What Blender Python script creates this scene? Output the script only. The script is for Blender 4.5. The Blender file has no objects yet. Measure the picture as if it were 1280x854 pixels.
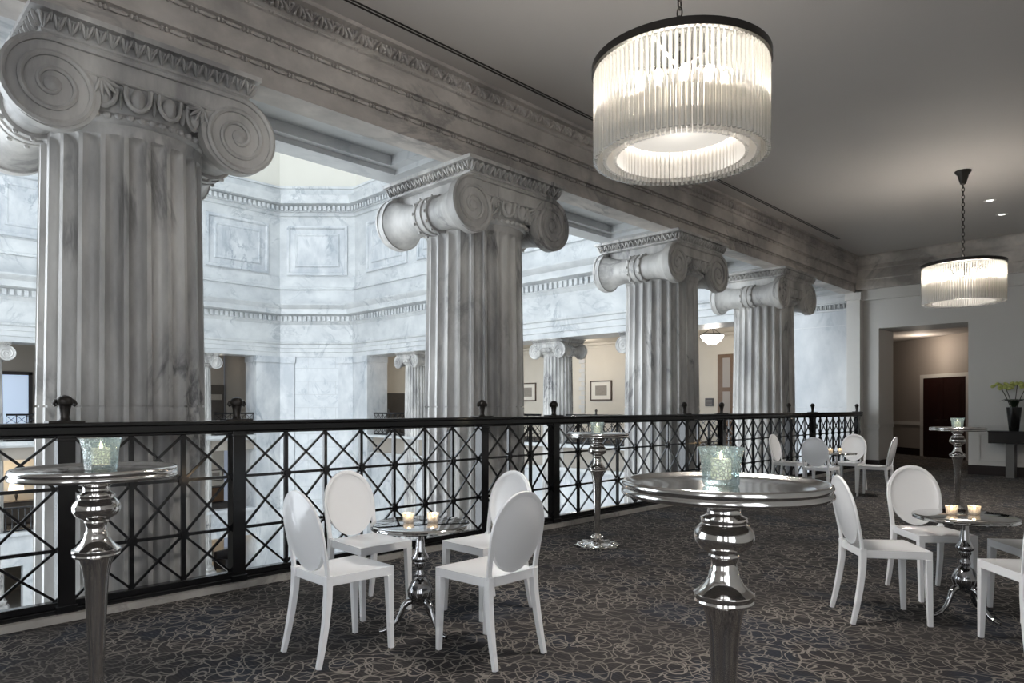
import bpy, math, random
from math import sin, cos, pi, radians, atan2, hypot, sqrt
from mathutils import Vector, Matrix
random.seed(7)
scene = bpy.context.scene
col = scene.collection

# ------------------------------------------------------------------ mesh builder
class MB:
    def __init__(self):
        self.v = []; self.f = []
    def add(self, vs, fs):
        n = len(self.v)
        self.v += [tuple(p) for p in vs]
        self.f += [tuple(i + n for i in f) for f in fs]
    def box(self, x0, x1, y0, y1, z0, z1):
        self.add([(x0,y0,z0),(x1,y0,z0),(x1,y1,z0),(x0,y1,z0),(x0,y0,z1),(x1,y0,z1),(x1,y1,z1),(x0,y1,z1)],
                 [(0,3,2,1),(4,5,6,7),(0,1,5,4),(1,2,6,5),(2,3,7,6),(3,0,4,7)])
    def cbox(self, c, s, m=None):
        vs = [Vector((dx*s[0]/2, dy*s[1]/2, dz*s[2]/2)) for dz in (-1,1) for dx,dy in ((-1,-1),(1,-1),(1,1),(-1,1))]
        if m is not None: vs = [m @ p for p in vs]
        c = Vector(c)
        self.add([p + c for p in vs], [(0,3,2,1),(4,5,6,7),(0,1,5,4),(1,2,6,5),(2,3,7,6),(3,0,4,7)])
    def frustum(self, c0, s0, c1, s1):
        """square-section taper from c0 (half sizes s0) to c1 (half sizes s1)"""
        vs = []
        for c, s in ((c0, s0), (c1, s1)):
            for dx, dy in ((-1,-1),(1,-1),(1,1),(-1,1)):
                vs.append((c[0]+dx*s[0], c[1]+dy*s[1], c[2]))
        self.add(vs, [(0,3,2,1),(4,5,6,7),(0,1,5,4),(1,2,6,5),(2,3,7,6),(3,0,4,7)])
    def lathe(self, prof, seg=32, c=(0,0,0), axis='z', cap=True, sx=1.0, sy=1.0, wob=None):
        vs = []; fs = []
        n = len(prof)
        for i, (r, z) in enumerate(prof):
            for k in range(seg):
                a = 2*pi*k/seg
                rr = r * (wob(a, i) if wob else 1.0)
                x, y = rr*cos(a)*sx, rr*sin(a)*sy
                if axis == 'z': p = (c[0]+x, c[1]+y, c[2]+z)
                elif axis == 'y': p = (c[0]+x, c[1]+z, c[2]-y)
                else: p = (c[0]+z, c[1]+x, c[2]+y)
                vs.append(p)
        for i in range(n-1):
            for k in range(seg):
                a, b = i*seg+k, i*seg+(k+1) % seg
                fs.append((a, b, b+seg, a+seg))
        if cap:
            if prof[0][0] > 1e-6: fs.append(tuple(range(seg-1, -1, -1)))
            if prof[-1][0] > 1e-6: fs.append(tuple((n-1)*seg+k for k in range(seg)))
        self.add(vs, fs)
    def sphere(self, c, r, seg=12, rings=8, m=None):
        if not hasattr(r, '__len__'): r = (r, r, r)
        vs = []; fs = []
        for i in range(rings+1):
            t = pi*i/rings
            for k in range(seg):
                a = 2*pi*k/seg
                p = Vector((r[0]*sin(t)*cos(a), r[1]*sin(t)*sin(a), -r[2]*cos(t)))
                if m is not None: p = m @ p
                vs.append((c[0]+p.x, c[1]+p.y, c[2]+p.z))
        for i in range(rings):
            for k in range(seg):
                a, b = i*seg+k, i*seg+(k+1) % seg
                fs.append((a, b, b+seg, a+seg))
        self.add(vs, fs)
    def tube(self, pts, r, seg=8, closed=False, flat=None, up=None):
        """round (or flat=(w,h) rectangular) section swept along pts; r may be a list"""
        pts = [Vector(p) for p in pts]; n = len(pts)
        rs = r if hasattr(r, '__len__') else [r]*n
        prev = None; vs = []
        for i, p in enumerate(pts):
            if closed: t = pts[(i+1) % n] - pts[i-1]
            else: t = pts[min(i+1, n-1)] - pts[max(i-1, 0)]
            t.normalize()
            if prev is None:
                u = Vector(up) if up else (Vector((0,0,1)) if abs(t.z) < .9 else Vector((1,0,0)))
            else: u = prev if not up else Vector(up)
            a = t.cross(u)
            if a.length < 1e-6: a = t.cross(Vector((0,1,0)))
            a.normalize(); b = a.cross(t); b.normalize(); prev = b
            for k in range(seg):
                th = 2*pi*k/seg + (pi/4 if flat else 0)
                if flat:
                    ca = 1 if cos(th) > 0 else -1; sa = 1 if sin(th) > 0 else -1
                    vs.append(p + a*ca*flat[0]/2*rs[i] + b*sa*flat[1]/2*rs[i])
                else: vs.append(p + a*cos(th)*rs[i] + b*sin(th)*rs[i])
        fs = []
        m = n if closed else n-1
        for i in range(m):
            for k in range(seg):
                a, b = i*seg+k, i*seg+(k+1) % seg
                c, d = ((i+1) % n)*seg+(k+1) % seg, ((i+1) % n)*seg+k
                fs.append((a, b, c, d))
        if not closed:
            fs.append(tuple(range(seg-1, -1, -1))); fs.append(tuple((n-1)*seg+k for k in range(seg)))
        self.add(vs, fs)
    def bar(self, p0, p1, w, h=None, up=None):
        self.tube([p0, p1], 1.0, seg=4, flat=(w, h or w), up=up)
    def sweep(self, path, prof, close_ends=True):
        """profile [(n inward, z)] swept along a plan polyline with mitres; inward = right of the walking direction"""
        n = len(path); m = len(prof); vs = []; fs = []
        for i in range(n):
            p = Vector(path[i])
            ds = []
            if i > 0: ds.append((p - Vector(path[i-1])).normalized())
            if i < n-1: ds.append((Vector(path[i+1]) - p).normalized())
            ns = [Vector((d.y, -d.x)) for d in ds]
            if len(ns) == 2:
                b = (ns[0]+ns[1]).normalized(); mit = b / max(.2, b.dot(ns[0]))
            else: mit = ns[0]
            for (k, z) in prof: vs.append((p.x + mit.x*k, p.y + mit.y*k, z))
        for i in range(n-1):
            for k in range(m):
                a, b = i*m+k, i*m+(k+1) % m
                fs.append((a, b, b+m, a+m))
        if close_ends:
            fs.append(tuple(range(m))); fs.append(tuple((n-1)*m+k for k in range(m-1, -1, -1)))
        self.add(vs, fs)
    def xform(self, m):
        self.v = [tuple(m @ Vector(p)) for p in self.v]; return self
    def join(self, o, m=None):
        self.add([m @ Vector(p) for p in o.v] if m is not None else o.v, o.f)
    def build(self, name, mat, parent=None, smooth=35, bevel=0):
        me = bpy.data.meshes.new(name)
        me.from_pydata(self.v, [], self.f); me.validate(); me.update()
        import bmesh
        bm = bmesh.new(); bm.from_mesh(me)
        bmesh.ops.recalc_face_normals(bm, faces=bm.faces); bm.to_mesh(me); bm.free()
        if smooth:
            me.shade_smooth(); me.set_sharp_from_angle(angle=radians(smooth))
        me.materials.append(mat)
        o = bpy.data.objects.new(name, me); col.objects.link(o)
        if parent: o.parent = parent
        if bevel:
            b = o.modifiers.new('bevel', 'BEVEL'); b.width = bevel; b.segments = 2; b.limit_method = 'ANGLE'; b.angle_limit = radians(40)
        return o

def tag(o, label=None, cat=None, group=None, kind=None):
    if label: o['label'] = label
    if cat: o['category'] = cat
    if group: o['group'] = group
    if kind: o['kind'] = kind
    return o
def thing(name, label, cat, loc=(0,0,0), rz=0, group=None):
    o = bpy.data.objects.new(name, None); col.objects.link(o)
    o.empty_display_size = .1
    o.location = loc; o.rotation_euler = (0, 0, rz)
    return tag(o, label, cat, group)
def dup(root, loc, rz=0, label=None, group=None):
    r = root.copy(); col.objects.link(r); r.location = loc; r.rotation_euler = (0, 0, rz)
    if label: r['label'] = label
    if group: r['group'] = group
    for ch in list(root.children):
        c = ch.copy(); col.objects.link(c); c.parent = r
        for g in list(ch.children):
            d = g.copy(); col.objects.link(d); d.parent = c
    return r
def struct(name, mb, mat, smooth=35, loc=(0,0,0), rz=0, label=None):
    o = mb.build(name, mat, None, smooth)
    o.location = loc; o.rotation_euler = (0, 0, rz); o['kind'] = 'structure'
    if label: o['label'] = label
    return o

# ------------------------------------------------------------------ materials
def newmat(name):
    m = bpy.data.materials.new(name); m.use_nodes = True
    nt = m.node_tree; b = nt.nodes['Principled BSDF']
    return m, nt, b
def lin(r, g, b): 
    f = lambda c: (c/255/12.92) if c/255 <= .04045 else ((c/255+.055)/1.055)**2.4
    return (f(r), f(g), f(b), 1)
def plain(name, c, rough=.5, metal=0, spec=None, noise=0, bump=0, nscale=8, coat=0):
    m, nt, b = newmat(name)
    b.inputs['Base Color'].default_value = c; b.inputs['Roughness'].default_value = rough; b.inputs['Metallic'].default_value = metal
    if spec is not None: b.inputs['Specular IOR Level'].default_value = spec
    if coat: b.inputs['Coat Weight'].default_value = coat; b.inputs['Coat Roughness'].default_value = .05
    if noise or bump:
        tc = nt.nodes.new('ShaderNodeNewGeometry'); ns = nt.nodes.new('ShaderNodeTexNoise')
        ns.inputs['Scale'].default_value = nscale; ns.inputs['Detail'].default_value = 4
        nt.links.new(tc.outputs['Position'], ns.inputs['Vector'])
        if noise:
            mx = nt.nodes.new('ShaderNodeMix'); mx.data_type = 'RGBA'
            mx.inputs['A'].default_value = tuple(x*(1-noise) for x in c[:3])+(1,)
            mx.inputs['B'].default_value = tuple(min(1, x*(1+noise)) for x in c[:3])+(1,)
            nt.links.new(ns.outputs['Fac'], mx.inputs['Factor']); nt.links.new(mx.outputs['Result'], b.inputs['Base Color'])
        if bump:
            bp = nt.nodes.new('ShaderNodeBump'); bp.inputs['Strength'].default_value = bump; bp.inputs['Distance'].default_value = .01
            nt.links.new(ns.outputs['Fac'], bp.inputs['Height']); nt.links.new(bp.outputs['Normal'], b.inputs['Normal'])
    return m
def marble(name, base, dark, vein, vscale=1.0, rough=.35, stretch=(1,1,.45), cloud=.5, brick=None, veinamt=.7):
    m, nt, b = newmat(name); N = nt.nodes.new; L = nt.links.new
    geo = N('ShaderNodeNewGeometry')
    mp = N('ShaderNodeMapping'); mp.inputs['Scale'].default_value = stretch; mp.inputs['Rotation'].default_value = (.25, .35, .2)
    L(geo.outputs['Position'], mp.inputs['Vector'])
    n1 = N('ShaderNodeTexNoise'); n1.inputs['Scale'].default_value = 1.6*vscale; n1.inputs['Detail'].default_value = 6; n1.inputs['Roughness'].default_value = .6
    L(mp.outputs['Vector'], n1.inputs['Vector'])
    r1 = N('ShaderNodeValToRGB'); r1.color_ramp.elements[0].position = .35; r1.color_ramp.elements[1].position = .65
    r1.color_ramp.elements[0].color = dark; r1.color_ramp.elements[1].color = base
    L(n1.outputs['Fac'], r1.inputs['Fac'])
    mix0 = N('ShaderNodeMix'); mix0.data_type = 'RGBA'; mix0.inputs['Factor'].default_value = cloud
    mix0.inputs['A'].default_value = base; L(r1.outputs['Color'], mix0.inputs['B'])
    # veins: ridged noise
    n2 = N('ShaderNodeTexNoise'); n2.inputs['Scale'].default_value = .9*vscale; n2.inputs['Detail'].default_value = 7; n2.inputs['Roughness'].default_value = .62; n2.inputs['Distortion'].default_value = 1.1
    L(mp.outputs['Vector'], n2.inputs['Vector'])
    s = N('ShaderNodeMath'); s.operation = 'SUBTRACT'; s.inputs[1].default_value = .5; L(n2.outputs['Fac'], s.inputs[0])
    a = N('ShaderNodeMath'); a.operation = 'ABSOLUTE'; L(s.outputs[0], a.inputs[0])
    r2 = N('ShaderNodeMapRange'); r2.inputs['From Min'].default_value = 0; r2.inputs['From Max'].default_value = .035
    r2.inputs['To Min'].default_value = veinamt; r2.inputs['To Max'].default_value = 0; L(a.outputs[0], r2.inputs['Value'])
    n3 = N('ShaderNodeTexNoise'); n3.inputs['Scale'].default_value = 1.1*vscale; L(geo.outputs['Position'], n3.inputs['Vector'])
    r3 = N('ShaderNodeMapRange'); r3.inputs['From Min'].default_value = .45; r3.inputs['From Max'].default_value = .65; L(n3.outputs['Fac'], r3.inputs['Value'])
    mu = N('ShaderNodeMath'); mu.operation = 'MULTIPLY'; L(r2.outputs[0], mu.inputs[0]); L(r3.outputs[0], mu.inputs[1])
    mix1 = N('ShaderNodeMix'); mix1.data_type = 'RGBA'; mix1.inputs['B'].default_value = vein
    L(mu.outputs[0], mix1.inputs['Factor']); L(mix0.outputs['Result'], mix1.inputs['A'])
    out = mix1
    if brick:
        tc = N('ShaderNodeTexCoord'); sp = N('ShaderNodeSeparateXYZ'); cb = N('ShaderNodeCombineXYZ')
        L(tc.outputs['Object'], sp.inputs[0]); L(sp.outputs['X'], cb.inputs['X']); L(sp.outputs['Z'], cb.inputs['Y'])
        bk = N('ShaderNodeTexBrick'); bk.inputs['Scale'].default_value = 1; bk.inputs['Mortar Size'].default_value = brick[2]
        bk.inputs['Brick Width'].default_value = brick[0]; bk.inputs['Row Height'].default_value = brick[1]; bk.inputs['Mortar Smooth'].default_value = 0
        L(cb.outputs[0], bk.inputs['Vector'])
        mix2 = N('ShaderNodeMix'); mix2.data_type = 'RGBA'; mix2.inputs['B'].default_value = tuple(x*.72 for x in base[:3])+(1,)
        L(bk.outputs['Fac'], mix2.inputs['Factor']); L(mix1.outputs['Result'], mix2.inputs['A']); out = mix2
    L(out.outputs['Result'], b.inputs['Base Color'])
    b.inputs['Roughness'].default_value = rough
    return m
def emit(name, c, s):
    m, nt, b = newmat(name)
    b.inputs['Base Color'].default_value = c; b.inputs['Emission Color'].default_value = c; b.inputs['Emission Strength'].default_value = s
    return m
def glassy(name, tint, transp=.5, gloss=.12, rough=.08, transl=.35, bump=0, bscale=60):
    """pressed or frosted glass: part clear, part translucent, with a sheen"""
    m, nt, b = newmat(name); N = nt.nodes.new; L = nt.links.new
    nt.nodes.remove(b); out = nt.nodes['Material Output']
    tr = N('ShaderNodeBsdfTransparent'); tr.inputs['Color'].default_value = tint
    tl = N('ShaderNodeBsdfTranslucent'); tl.inputs['Color'].default_value = tint
    df = N('ShaderNodeBsdfDiffuse'); df.inputs['Color'].default_value = tint
    gl = N('ShaderNodeBsdfGlossy'); gl.inputs['Roughness'].default_value = rough
    m0 = N('ShaderNodeMixShader'); m0.inputs[0].default_value = .5; L(tl.outputs[0], m0.inputs[1]); L(df.outputs[0], m0.inputs[2])
    m1 = N('ShaderNodeMixShader'); m1.inputs[0].default_value = transp; L(m0.outputs[0], m1.inputs[1]); L(tr.outputs[0], m1.inputs[2])
    lw = N('ShaderNodeLayerWeight'); lw.inputs['Blend'].default_value = .35
    mm = N('ShaderNodeMath'); mm.operation = 'MULTIPLY_ADD'; mm.inputs[1].default_value = .5; mm.inputs[2].default_value = gloss; L(lw.outputs['Facing'], mm.inputs[0])
    m2 = N('ShaderNodeMixShader'); L(mm.outputs[0], m2.inputs[0]); L(m1.outputs[0], m2.inputs[1]); L(gl.outputs[0], m2.inputs[2])
    L(m2.outputs[0], out.inputs['Surface'])
    if bump:
        geo = N('ShaderNodeTexCoord'); vo = N('ShaderNodeTexVoronoi'); vo.feature = 'DISTANCE_TO_EDGE'; vo.inputs['Scale'].default_value = bscale
        L(geo.outputs['Object'], vo.inputs['Vector'])
        mr = N('ShaderNodeMapRange'); mr.inputs['From Max'].default_value = .12; L(vo.outputs['Distance'], mr.inputs['Value'])
        bp = N('ShaderNodeBump'); bp.inputs['Strength'].default_value = bump; bp.inputs['Distance'].default_value = .004
        L(mr.outputs[0], bp.inputs['Height'])
        for x in (gl, df, lw): L(bp.outputs['Normal'], x.inputs['Normal'])
        # crackle lines read whiter than the clear cells
        mr2 = N('ShaderNodeMapRange'); mr2.inputs['From Max'].default_value = .1; mr2.inputs['To Min'].default_value = transp*.5; mr2.inputs['To Max'].default_value = transp
        L(vo.outputs['Distance'], mr2.inputs['Value']); L(mr2.outputs[0], m1.inputs[0])
    return m

M = {}
M['col'] = marble('column_marble', lin(212,210,206), lin(128,127,127), lin(70,70,74), 1.0, .4, (1.3,1.3,.38), .85, veinamt=.8)
M['arch'] = marble('entablature_marble', lin(216,209,202), lin(136,132,129), lin(84,84,86), .85, .4, (.7,.9,.9), .85, veinamt=.55)
M['hall'] = marble('hall_marble', lin(203,205,205), lin(160,164,168), lin(130,138,146), .8, .35, (.8,.8,1), .55, veinamt=.6)
M['ashlar'] = marble('ashlar_marble', lin(203,206,208), lin(176,181,186), lin(140,150,160), 1.0, .35, (1,1,1), .6, brick=(1.4,.67,.010), veinamt=.6)
M['slab'] = marble('slab_marble', lin(206,208,209), lin(170,175,180), lin(140,148,156), .6, .3, (1.2,1.2,.7), .95, veinamt=.9)
M['curb'] = marble('curb_marble', lin(178,174,168), lin(130,128,124), lin(95,92,90), 2.0, .5, (1,1,1), .6)
M['cream'] = plain('cream_plaster', lin(214,206,192), .7, noise=.04, nscale=2)
M['attic'] = plain('attic_plaster', lin(205,202,192), .7, noise=.03, nscale=1)
M['paint'] = plain('grey_white_paint', lin(212,210,206), .6, noise=.03, nscale=1.5)
M['ceil'] = plain('ceiling_paint', lin(182,177,173), .75, noise=.03, nscale=1)
M['taupe'] = plain('taupe_plaster', lin(160,152,145), .7, noise=.04, nscale=2)
M['trimw'] = plain('white_trim_paint', lin(206,204,200), .45)
M['black'] = plain('black_lacquer', lin(22,21,21), .25, noise=.2)
M['base'] = plain('dark_skirting_wood', lin(36,27,26), .35, noise=.25, nscale=20)
M['iron'] = plain('polished_black_iron', (.006,.006,.007,1), .15, .0, spec=.5)
M['iron'].node_tree.nodes['Principled BSDF'].inputs['IOR'].default_value = 1.6
M['bronze'] = plain('dark_bronze', (.035,.031,.028,1), .35, .6)
M['chrome'] = plain('polished_nickel', (.74,.72,.70,1), .09, 1.0)
M['steel'] = plain('brushed_nickel_top', (.64,.63,.615,1), .12, 1.0)
M['mirror'] = plain('mirror_polished_top', (.55,.55,.55,1), .05, 1.0)
M['darkchrome'] = plain('dark_polished_chrome', (.42,.42,.43,1), .07, 1.0)
M['plastic'] = plain('white_gloss_plastic', (.88,.88,.885,1), .14, 0, spec=.6)
M['door'] = plain('dark_mahogany', lin(44,24,22), .35, noise=.3, nscale=9)
M['wood'] = plain('brown_oak', lin(104,78,54), .4, noise=.3, nscale=12)
M['wax'] = None
M['rod'] = glassy('clear_glass_rod', (.97,.96,.93,1), .60, .10, .05)
M['frost'] = glassy('frosted_glass_rod', (.98,.96,.93,1), .42, .05, .3)
M['diff2'] = emit('lit_chandelier_shade', (1,.95,.87,1), 7)
M['diff'] = emit('lit_chandelier_diffuser', (1,.95,.87,1), .62)
M['diff'].node_tree.nodes['Principled BSDF'].inputs['Base Color'].default_value = (.12,.115,.105,1)
M['crackle'] = glassy('aqua_crackle_glass', (.80,.93,.96,1), .84, .14, .08, bump=.8, bscale=95)
M['clearcup'] = glassy('clear_cut_glass', (.97,.95,.92,1), .55, .12, .05, bump=.5, bscale=90)
M['bulb'] = emit('lit_bulb', (1,.93,.82,1), 60)
M['flame'] = emit('candle_flame', (1,.72,.38,1), 25)
M['bowl'] = emit('lit_glass_bowl', (1,.93,.84,1), 5)
M['shade'] = emit('lit_lamp_shade', (1,.84,.60,1), 2.2)
M['down'] = emit('lit_downlight', (1,.96,.9,1), 3)
M['leaf'] = plain('dark_green_leaf', lin(26,38,22), .4, noise=.3, nscale=30)
M['petal'] = plain('pale_green_petal', lin(206,212,128), .5, noise=.15, nscale=40)
M['stem'] = plain('dark_stem', lin(52,50,34), .5)
M['legrey'] = plain('grey_lacquer', lin(104,104,102), .4)
M['gallerypane'] = emit('pale_gallery_glass', (.62,.74,.92,1), .45)
M['vase'] = plain('black_ceramic', lin(16,16,15), .2)
M['paper'] = plain('mat_paper', lin(226,220,208), .8)
M['sketch'] = plain('grey_print', lin(150,142,132), .8, noise=.5, nscale=40)
M['frame'] = plain('brown_picture_frame', lin(84,68,56), .4)
M['leather'] = plain('dark_leather', lin(34,30,30), .4)
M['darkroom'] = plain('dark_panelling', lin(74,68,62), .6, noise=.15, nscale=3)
M['gilt'] = plain('grey_gallery_plaster', lin(150,143,134), .7, noise=.05, nscale=2)
M['stone'] = plain('hall_floor_stone', lin(216,212,204), .25, noise=.1, nscale=1)

# candle wax lit from within
m, nt, b = newmat('candle_wax'); b.inputs['Base Color'].default_value = (.95,.85,.70,1); b.inputs['Roughness'].default_value = .5
b.inputs['Emission Color'].default_value = (1,.74,.45,1); b.inputs['Emission Strength'].default_value = 1.0; M['wax'] = m

# carpet: dark ground, hatched blue-grey patches and a tangle of thin pale leaf outlines
def carpet():
    m, nt, b = newmat('patterned_carpet'); N = nt.nodes.new; L = nt.links.new
    geo = N('ShaderNodeNewGeometry')
    def warp(scale, amt, seed):
        n = N('ShaderNodeTexNoise'); n.inputs['Scale'].default_value = scale; n.inputs['Detail'].default_value = 3
        mp = N('ShaderNodeMapping'); mp.inputs['Location'].default_value = (seed, seed*1.7, 0); L(geo.outputs['Position'], mp.inputs['Vector']); L(mp.outputs[0], n.inputs['Vector'])
        s = N('ShaderNodeVectorMath'); s.operation = 'SUBTRACT'; s.inputs[1].default_value = (.5,.5,.5); L(n.outputs['Color'], s.inputs[0])
        k = N('ShaderNodeVectorMath'); k.operation = 'SCALE'; k.inputs['Scale'].default_value = amt; L(s.outputs[0], k.inputs[0])
        ad = N('ShaderNodeVectorMath'); ad.operation = 'ADD'; L(mp.outputs[0], ad.inputs[0]); L(k.outputs[0], ad.inputs[1])
        fl = N('ShaderNodeVectorMath'); fl.operation = 'MULTIPLY'; fl.inputs[1].default_value = (1,1,0); L(ad.outputs[0], fl.inputs[0])
        return fl.outputs[0]
    def line(vscale, width, amt, seed, wscale, feature='edge'):
        v = N('ShaderNodeTexVoronoi'); v.voronoi_dimensions = '2D'; v.inputs['Scale'].default_value = vscale
        L(warp(wscale, amt, seed), v.inputs['Vector'])
        if feature == 'edge':
            v.feature = 'DISTANCE_TO_EDGE'; src = v.outputs['Distance']
        else:
            sb = N('ShaderNodeMath'); sb.operation = 'SUBTRACT'; sb.inputs[1].default_value = feature; L(v.outputs['Distance'], sb.inputs[0])
            ab = N('ShaderNodeMath'); ab.operation = 'ABSOLUTE'; L(sb.outputs[0], ab.inputs[0]); src = ab.outputs[0]
        r = N('ShaderNodeMapRange'); r.inputs['From Min'].default_value = width*.55; r.inputs['From Max'].default_value = width; r.inputs['To Min'].default_value = 1; r.inputs['To Max'].default_value = 0
        L(src, r.inputs['Value']); return r.outputs[0]
    def mx(a, b_):
        n = N('ShaderNodeMath'); n.operation = 'MAXIMUM'; L(a, n.inputs[0]); L(b_, n.inputs[1]); return n.outputs[0]
    def rings(vscale, rad, width, amt, seed, wscale, rot, st):
        v = N('ShaderNodeTexVoronoi'); v.voronoi_dimensions = '2D'; v.inputs['Scale'].default_value = vscale; v.inputs['Randomness'].default_value = .9
        mp = N('ShaderNodeMapping'); mp.vector_type = 'TEXTURE'; mp.inputs['Rotation'].default_value = (0,0,radians(rot)); mp.inputs['Scale'].default_value = (1, st, 1)
        L(warp(wscale, amt, seed), mp.inputs['Vector']); L(mp.outputs[0], v.inputs['Vector'])
        sb = N('ShaderNodeMath'); sb.operation = 'SUBTRACT'; sb.inputs[1].default_value = rad; L(v.outputs['Distance'], sb.inputs[0])
        ab = N('ShaderNodeMath'); ab.operation = 'ABSOLUTE'; L(sb.outputs[0], ab.inputs[0])
        r = N('ShaderNodeMapRange'); r.inputs['From Min'].default_value = width*.4; r.inputs['From Max'].default_value = width; r.inputs['To Min'].default_value = 1; r.inputs['To Max'].default_value = 0
        L(ab.outputs[0], r.inputs['Value']); return r.outputs[0]
    l1 = rings(8.4, .44, .030, .11, 1.3, 5.0, 25, 2.3)
    l2 = rings(8.4, .42, .030, .12, 7.9, 4.4, 75, 2.3)
    l3 = mx(rings(8.0, .36, .032, .11, 4.1, 5.2, 130, 2.2), rings(6.4, .42, .028, .13, 13.3, 3.8, 165, 1.8))
    # lines come in clusters
    nm = N('ShaderNodeTexNoise'); nm.inputs['Scale'].default_value = 1.5; nm.inputs['Detail'].default_value = 2; L(geo.outputs['Position'], nm.inputs['Vector'])
    rm = N('ShaderNodeMapRange'); rm.inputs['From Min'].default_value = .36; rm.inputs['From Max'].default_value = .60; rm.inputs['To Min'].default_value = .38; rm.inputs['To Max'].default_value = .9; L(nm.outputs['Fac'], rm.inputs['Value'])
    mul = N('ShaderNodeMath'); mul.operation = 'MULTIPLY'; L(mx(mx(l1, l2), l3), mul.inputs[0]); L(rm.outputs[0], mul.inputs[1])
    # ground patches with fine hatching
    ng = N('ShaderNodeTexNoise'); ng.inputs['Scale'].default_value = 1.7; ng.inputs['Detail'].default_value = 3; L(warp(2, .4, 11.), ng.inputs['Vector'])
    rg = N('ShaderNodeValToRGB'); e = rg.color_ramp.elements
    e[0].position = .40; e[0].color = lin(47,50,57); e[1].position = .58; e[1].color = lin(60,57,56)
    x = rg.color_ramp.elements.new(.48); x.color = lin(50,48,49)
    L(ng.outputs['Fac'], rg.inputs['Fac'])
    wv = N('ShaderNodeTexWave'); wv.inputs['Scale'].default_value = 14; wv.inputs['Distortion'].default_value = 5; wv.inputs['Detail'].default_value = 2
    L(geo.outputs['Position'], wv.inputs['Vector'])
    h = N('ShaderNodeMix'); h.data_type = 'RGBA'; h.blend_type = 'MULTIPLY'; h.inputs['Factor'].default_value = .55
    rw = N('ShaderNodeMapRange'); rw.inputs['To Min'].default_value = .55; rw.inputs['To Max'].default_value = 1.2; L(wv.outputs['Fac'], rw.inputs['Value'])
    cw = N('ShaderNodeCombineColor'); [L(rw.outputs[0], cw.inputs[i]) for i in range(3)]
    L(rg.outputs['Color'], h.inputs['A']); L(cw.outputs[0], h.inputs['B'])
    fin = N('ShaderNodeMix'); fin.data_type = 'RGBA'; fin.inputs['B'].default_value = lin(136,129,122)
    L(mul.outputs[0], fin.inputs['Factor']); L(h.outputs['Result'], fin.inputs['A'])
    L(fin.outputs['Result'], b.inputs['Base Color']); b.inputs['Roughness'].default_value = .9; b.inputs['Specular IOR Level'].default_value = .15
    nb = N('ShaderNodeTexNoise'); nb.inputs['Scale'].default_value = 260; L(geo.outputs['Position'], nb.inputs['Vector'])
    bp = N('ShaderNodeBump'); bp.inputs['Strength'].default_value = .25; bp.inputs['Distance'].default_value = .004; L(nb.outputs['Fac'], bp.inputs['Height']); L(bp.outputs[0], b.inputs['Normal'])
    return m
M['carpet'] = carpet()

# ------------------------------------------------------------------ light levels
WIN, SKY, HALLWIN, CHW = 2.7, 1.35, 4.5, 56
# ------------------------------------------------------------------ key dimensions
ZC = 4.66            # room ceiling
ZS = 3.895           # underside of the entablature
YC = 5.84            # axis of the colonnade
YR = 5.12            # railing plane
XB = 16.45           # end wall of the room
XS, YS = -3.0, -1.4  # start wall and window wall of the room
COLX = [1.705, 5.36, 9.325, 12.97]
ZG = -6.8            # floor of the hall below
PATH = [(-4.6, 8.5), (-4.6, 30.3), (-2.0, 32.9), (16.8, 32.9), (19.4, 30.3), (19.4, 8.6), (16.8, 6.0)]

# ------------------------------------------------------------------ the setting: room shell
b = MB(); b.box(XS, 23.6, YS, 5.24, -.2, 0); struct('floor', b, M['carpet'], 0)
b = MB(); b.box(XS, XB+.2, YS, 5.14, ZC, ZC+.25); struct('ceiling', b, M['ceil'], 0)
b = MB(); b.box(XS, 16.25, 5.025, 5.24, 0, .045); struct('trim_curb', b, M['curb'], 0)
b = MB(); b.box(XS, 16.9, 5.15, 5.27, -.55, -.02)
struct('trim_slab_edge', b, M['hall'], 0)

# entablature over the colonnade
def bead_run(mb, x0, x1, y, z, r=.017):
    x = x0; k = 0
    while x < x1:
        mb.lathe([(0,-.065),(r*.7,-.055),(r,-.02),(r,.02),(r*.7,.055),(0,.065)], 6, (x, y, z), 'x', False)
        for d in (.082, .112): mb.lathe([(0,-.012),(r*1.05,-.006),(r*1.05,.006),(0,.012)], 6, (x+d, y, z), 'x', False)
        x += .195
b = MB()
yf = 5.215
prof = [(0,ZS),(0,4.03),(.012,4.036),(.012,4.078),(-.028,4.084),(-.028,4.24),(-.016,4.246),(-.016,4.288),(-.056,4.294),(-.056,4.452),(-.050,4.456),(-.075,4.47),(-.075,4.485),(-.060,4.495),(-.072,4.618),(-.135,4.626),(-.135,ZC+.02),(.4,ZC+.02),(.4,ZS+.3),(.285,ZS+.3),(.285,ZS)]
def ext_x(mb, prof, x0, x1):
    n = len(prof); vs = [(x, yf+p[0], p[1]) for x in (x0, x1) for p in prof]
    fs = [(i, (i+1) % n, (i+1) % n + n, i+n) for i in range(n)] + [tuple(range(n)), tuple(range(2*n-1, n-1, -1))]
    mb.add(vs, fs)
ext_x(b, prof, XS, 16.22)
bead_run(b, XS, 16.15, yf-.004, 4.057)
bead_run(b, XS, 16.15, yf-.032, 4.267)
bead_run(b, XS, 16.12, yf-.070, 4.470, .012)
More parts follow.
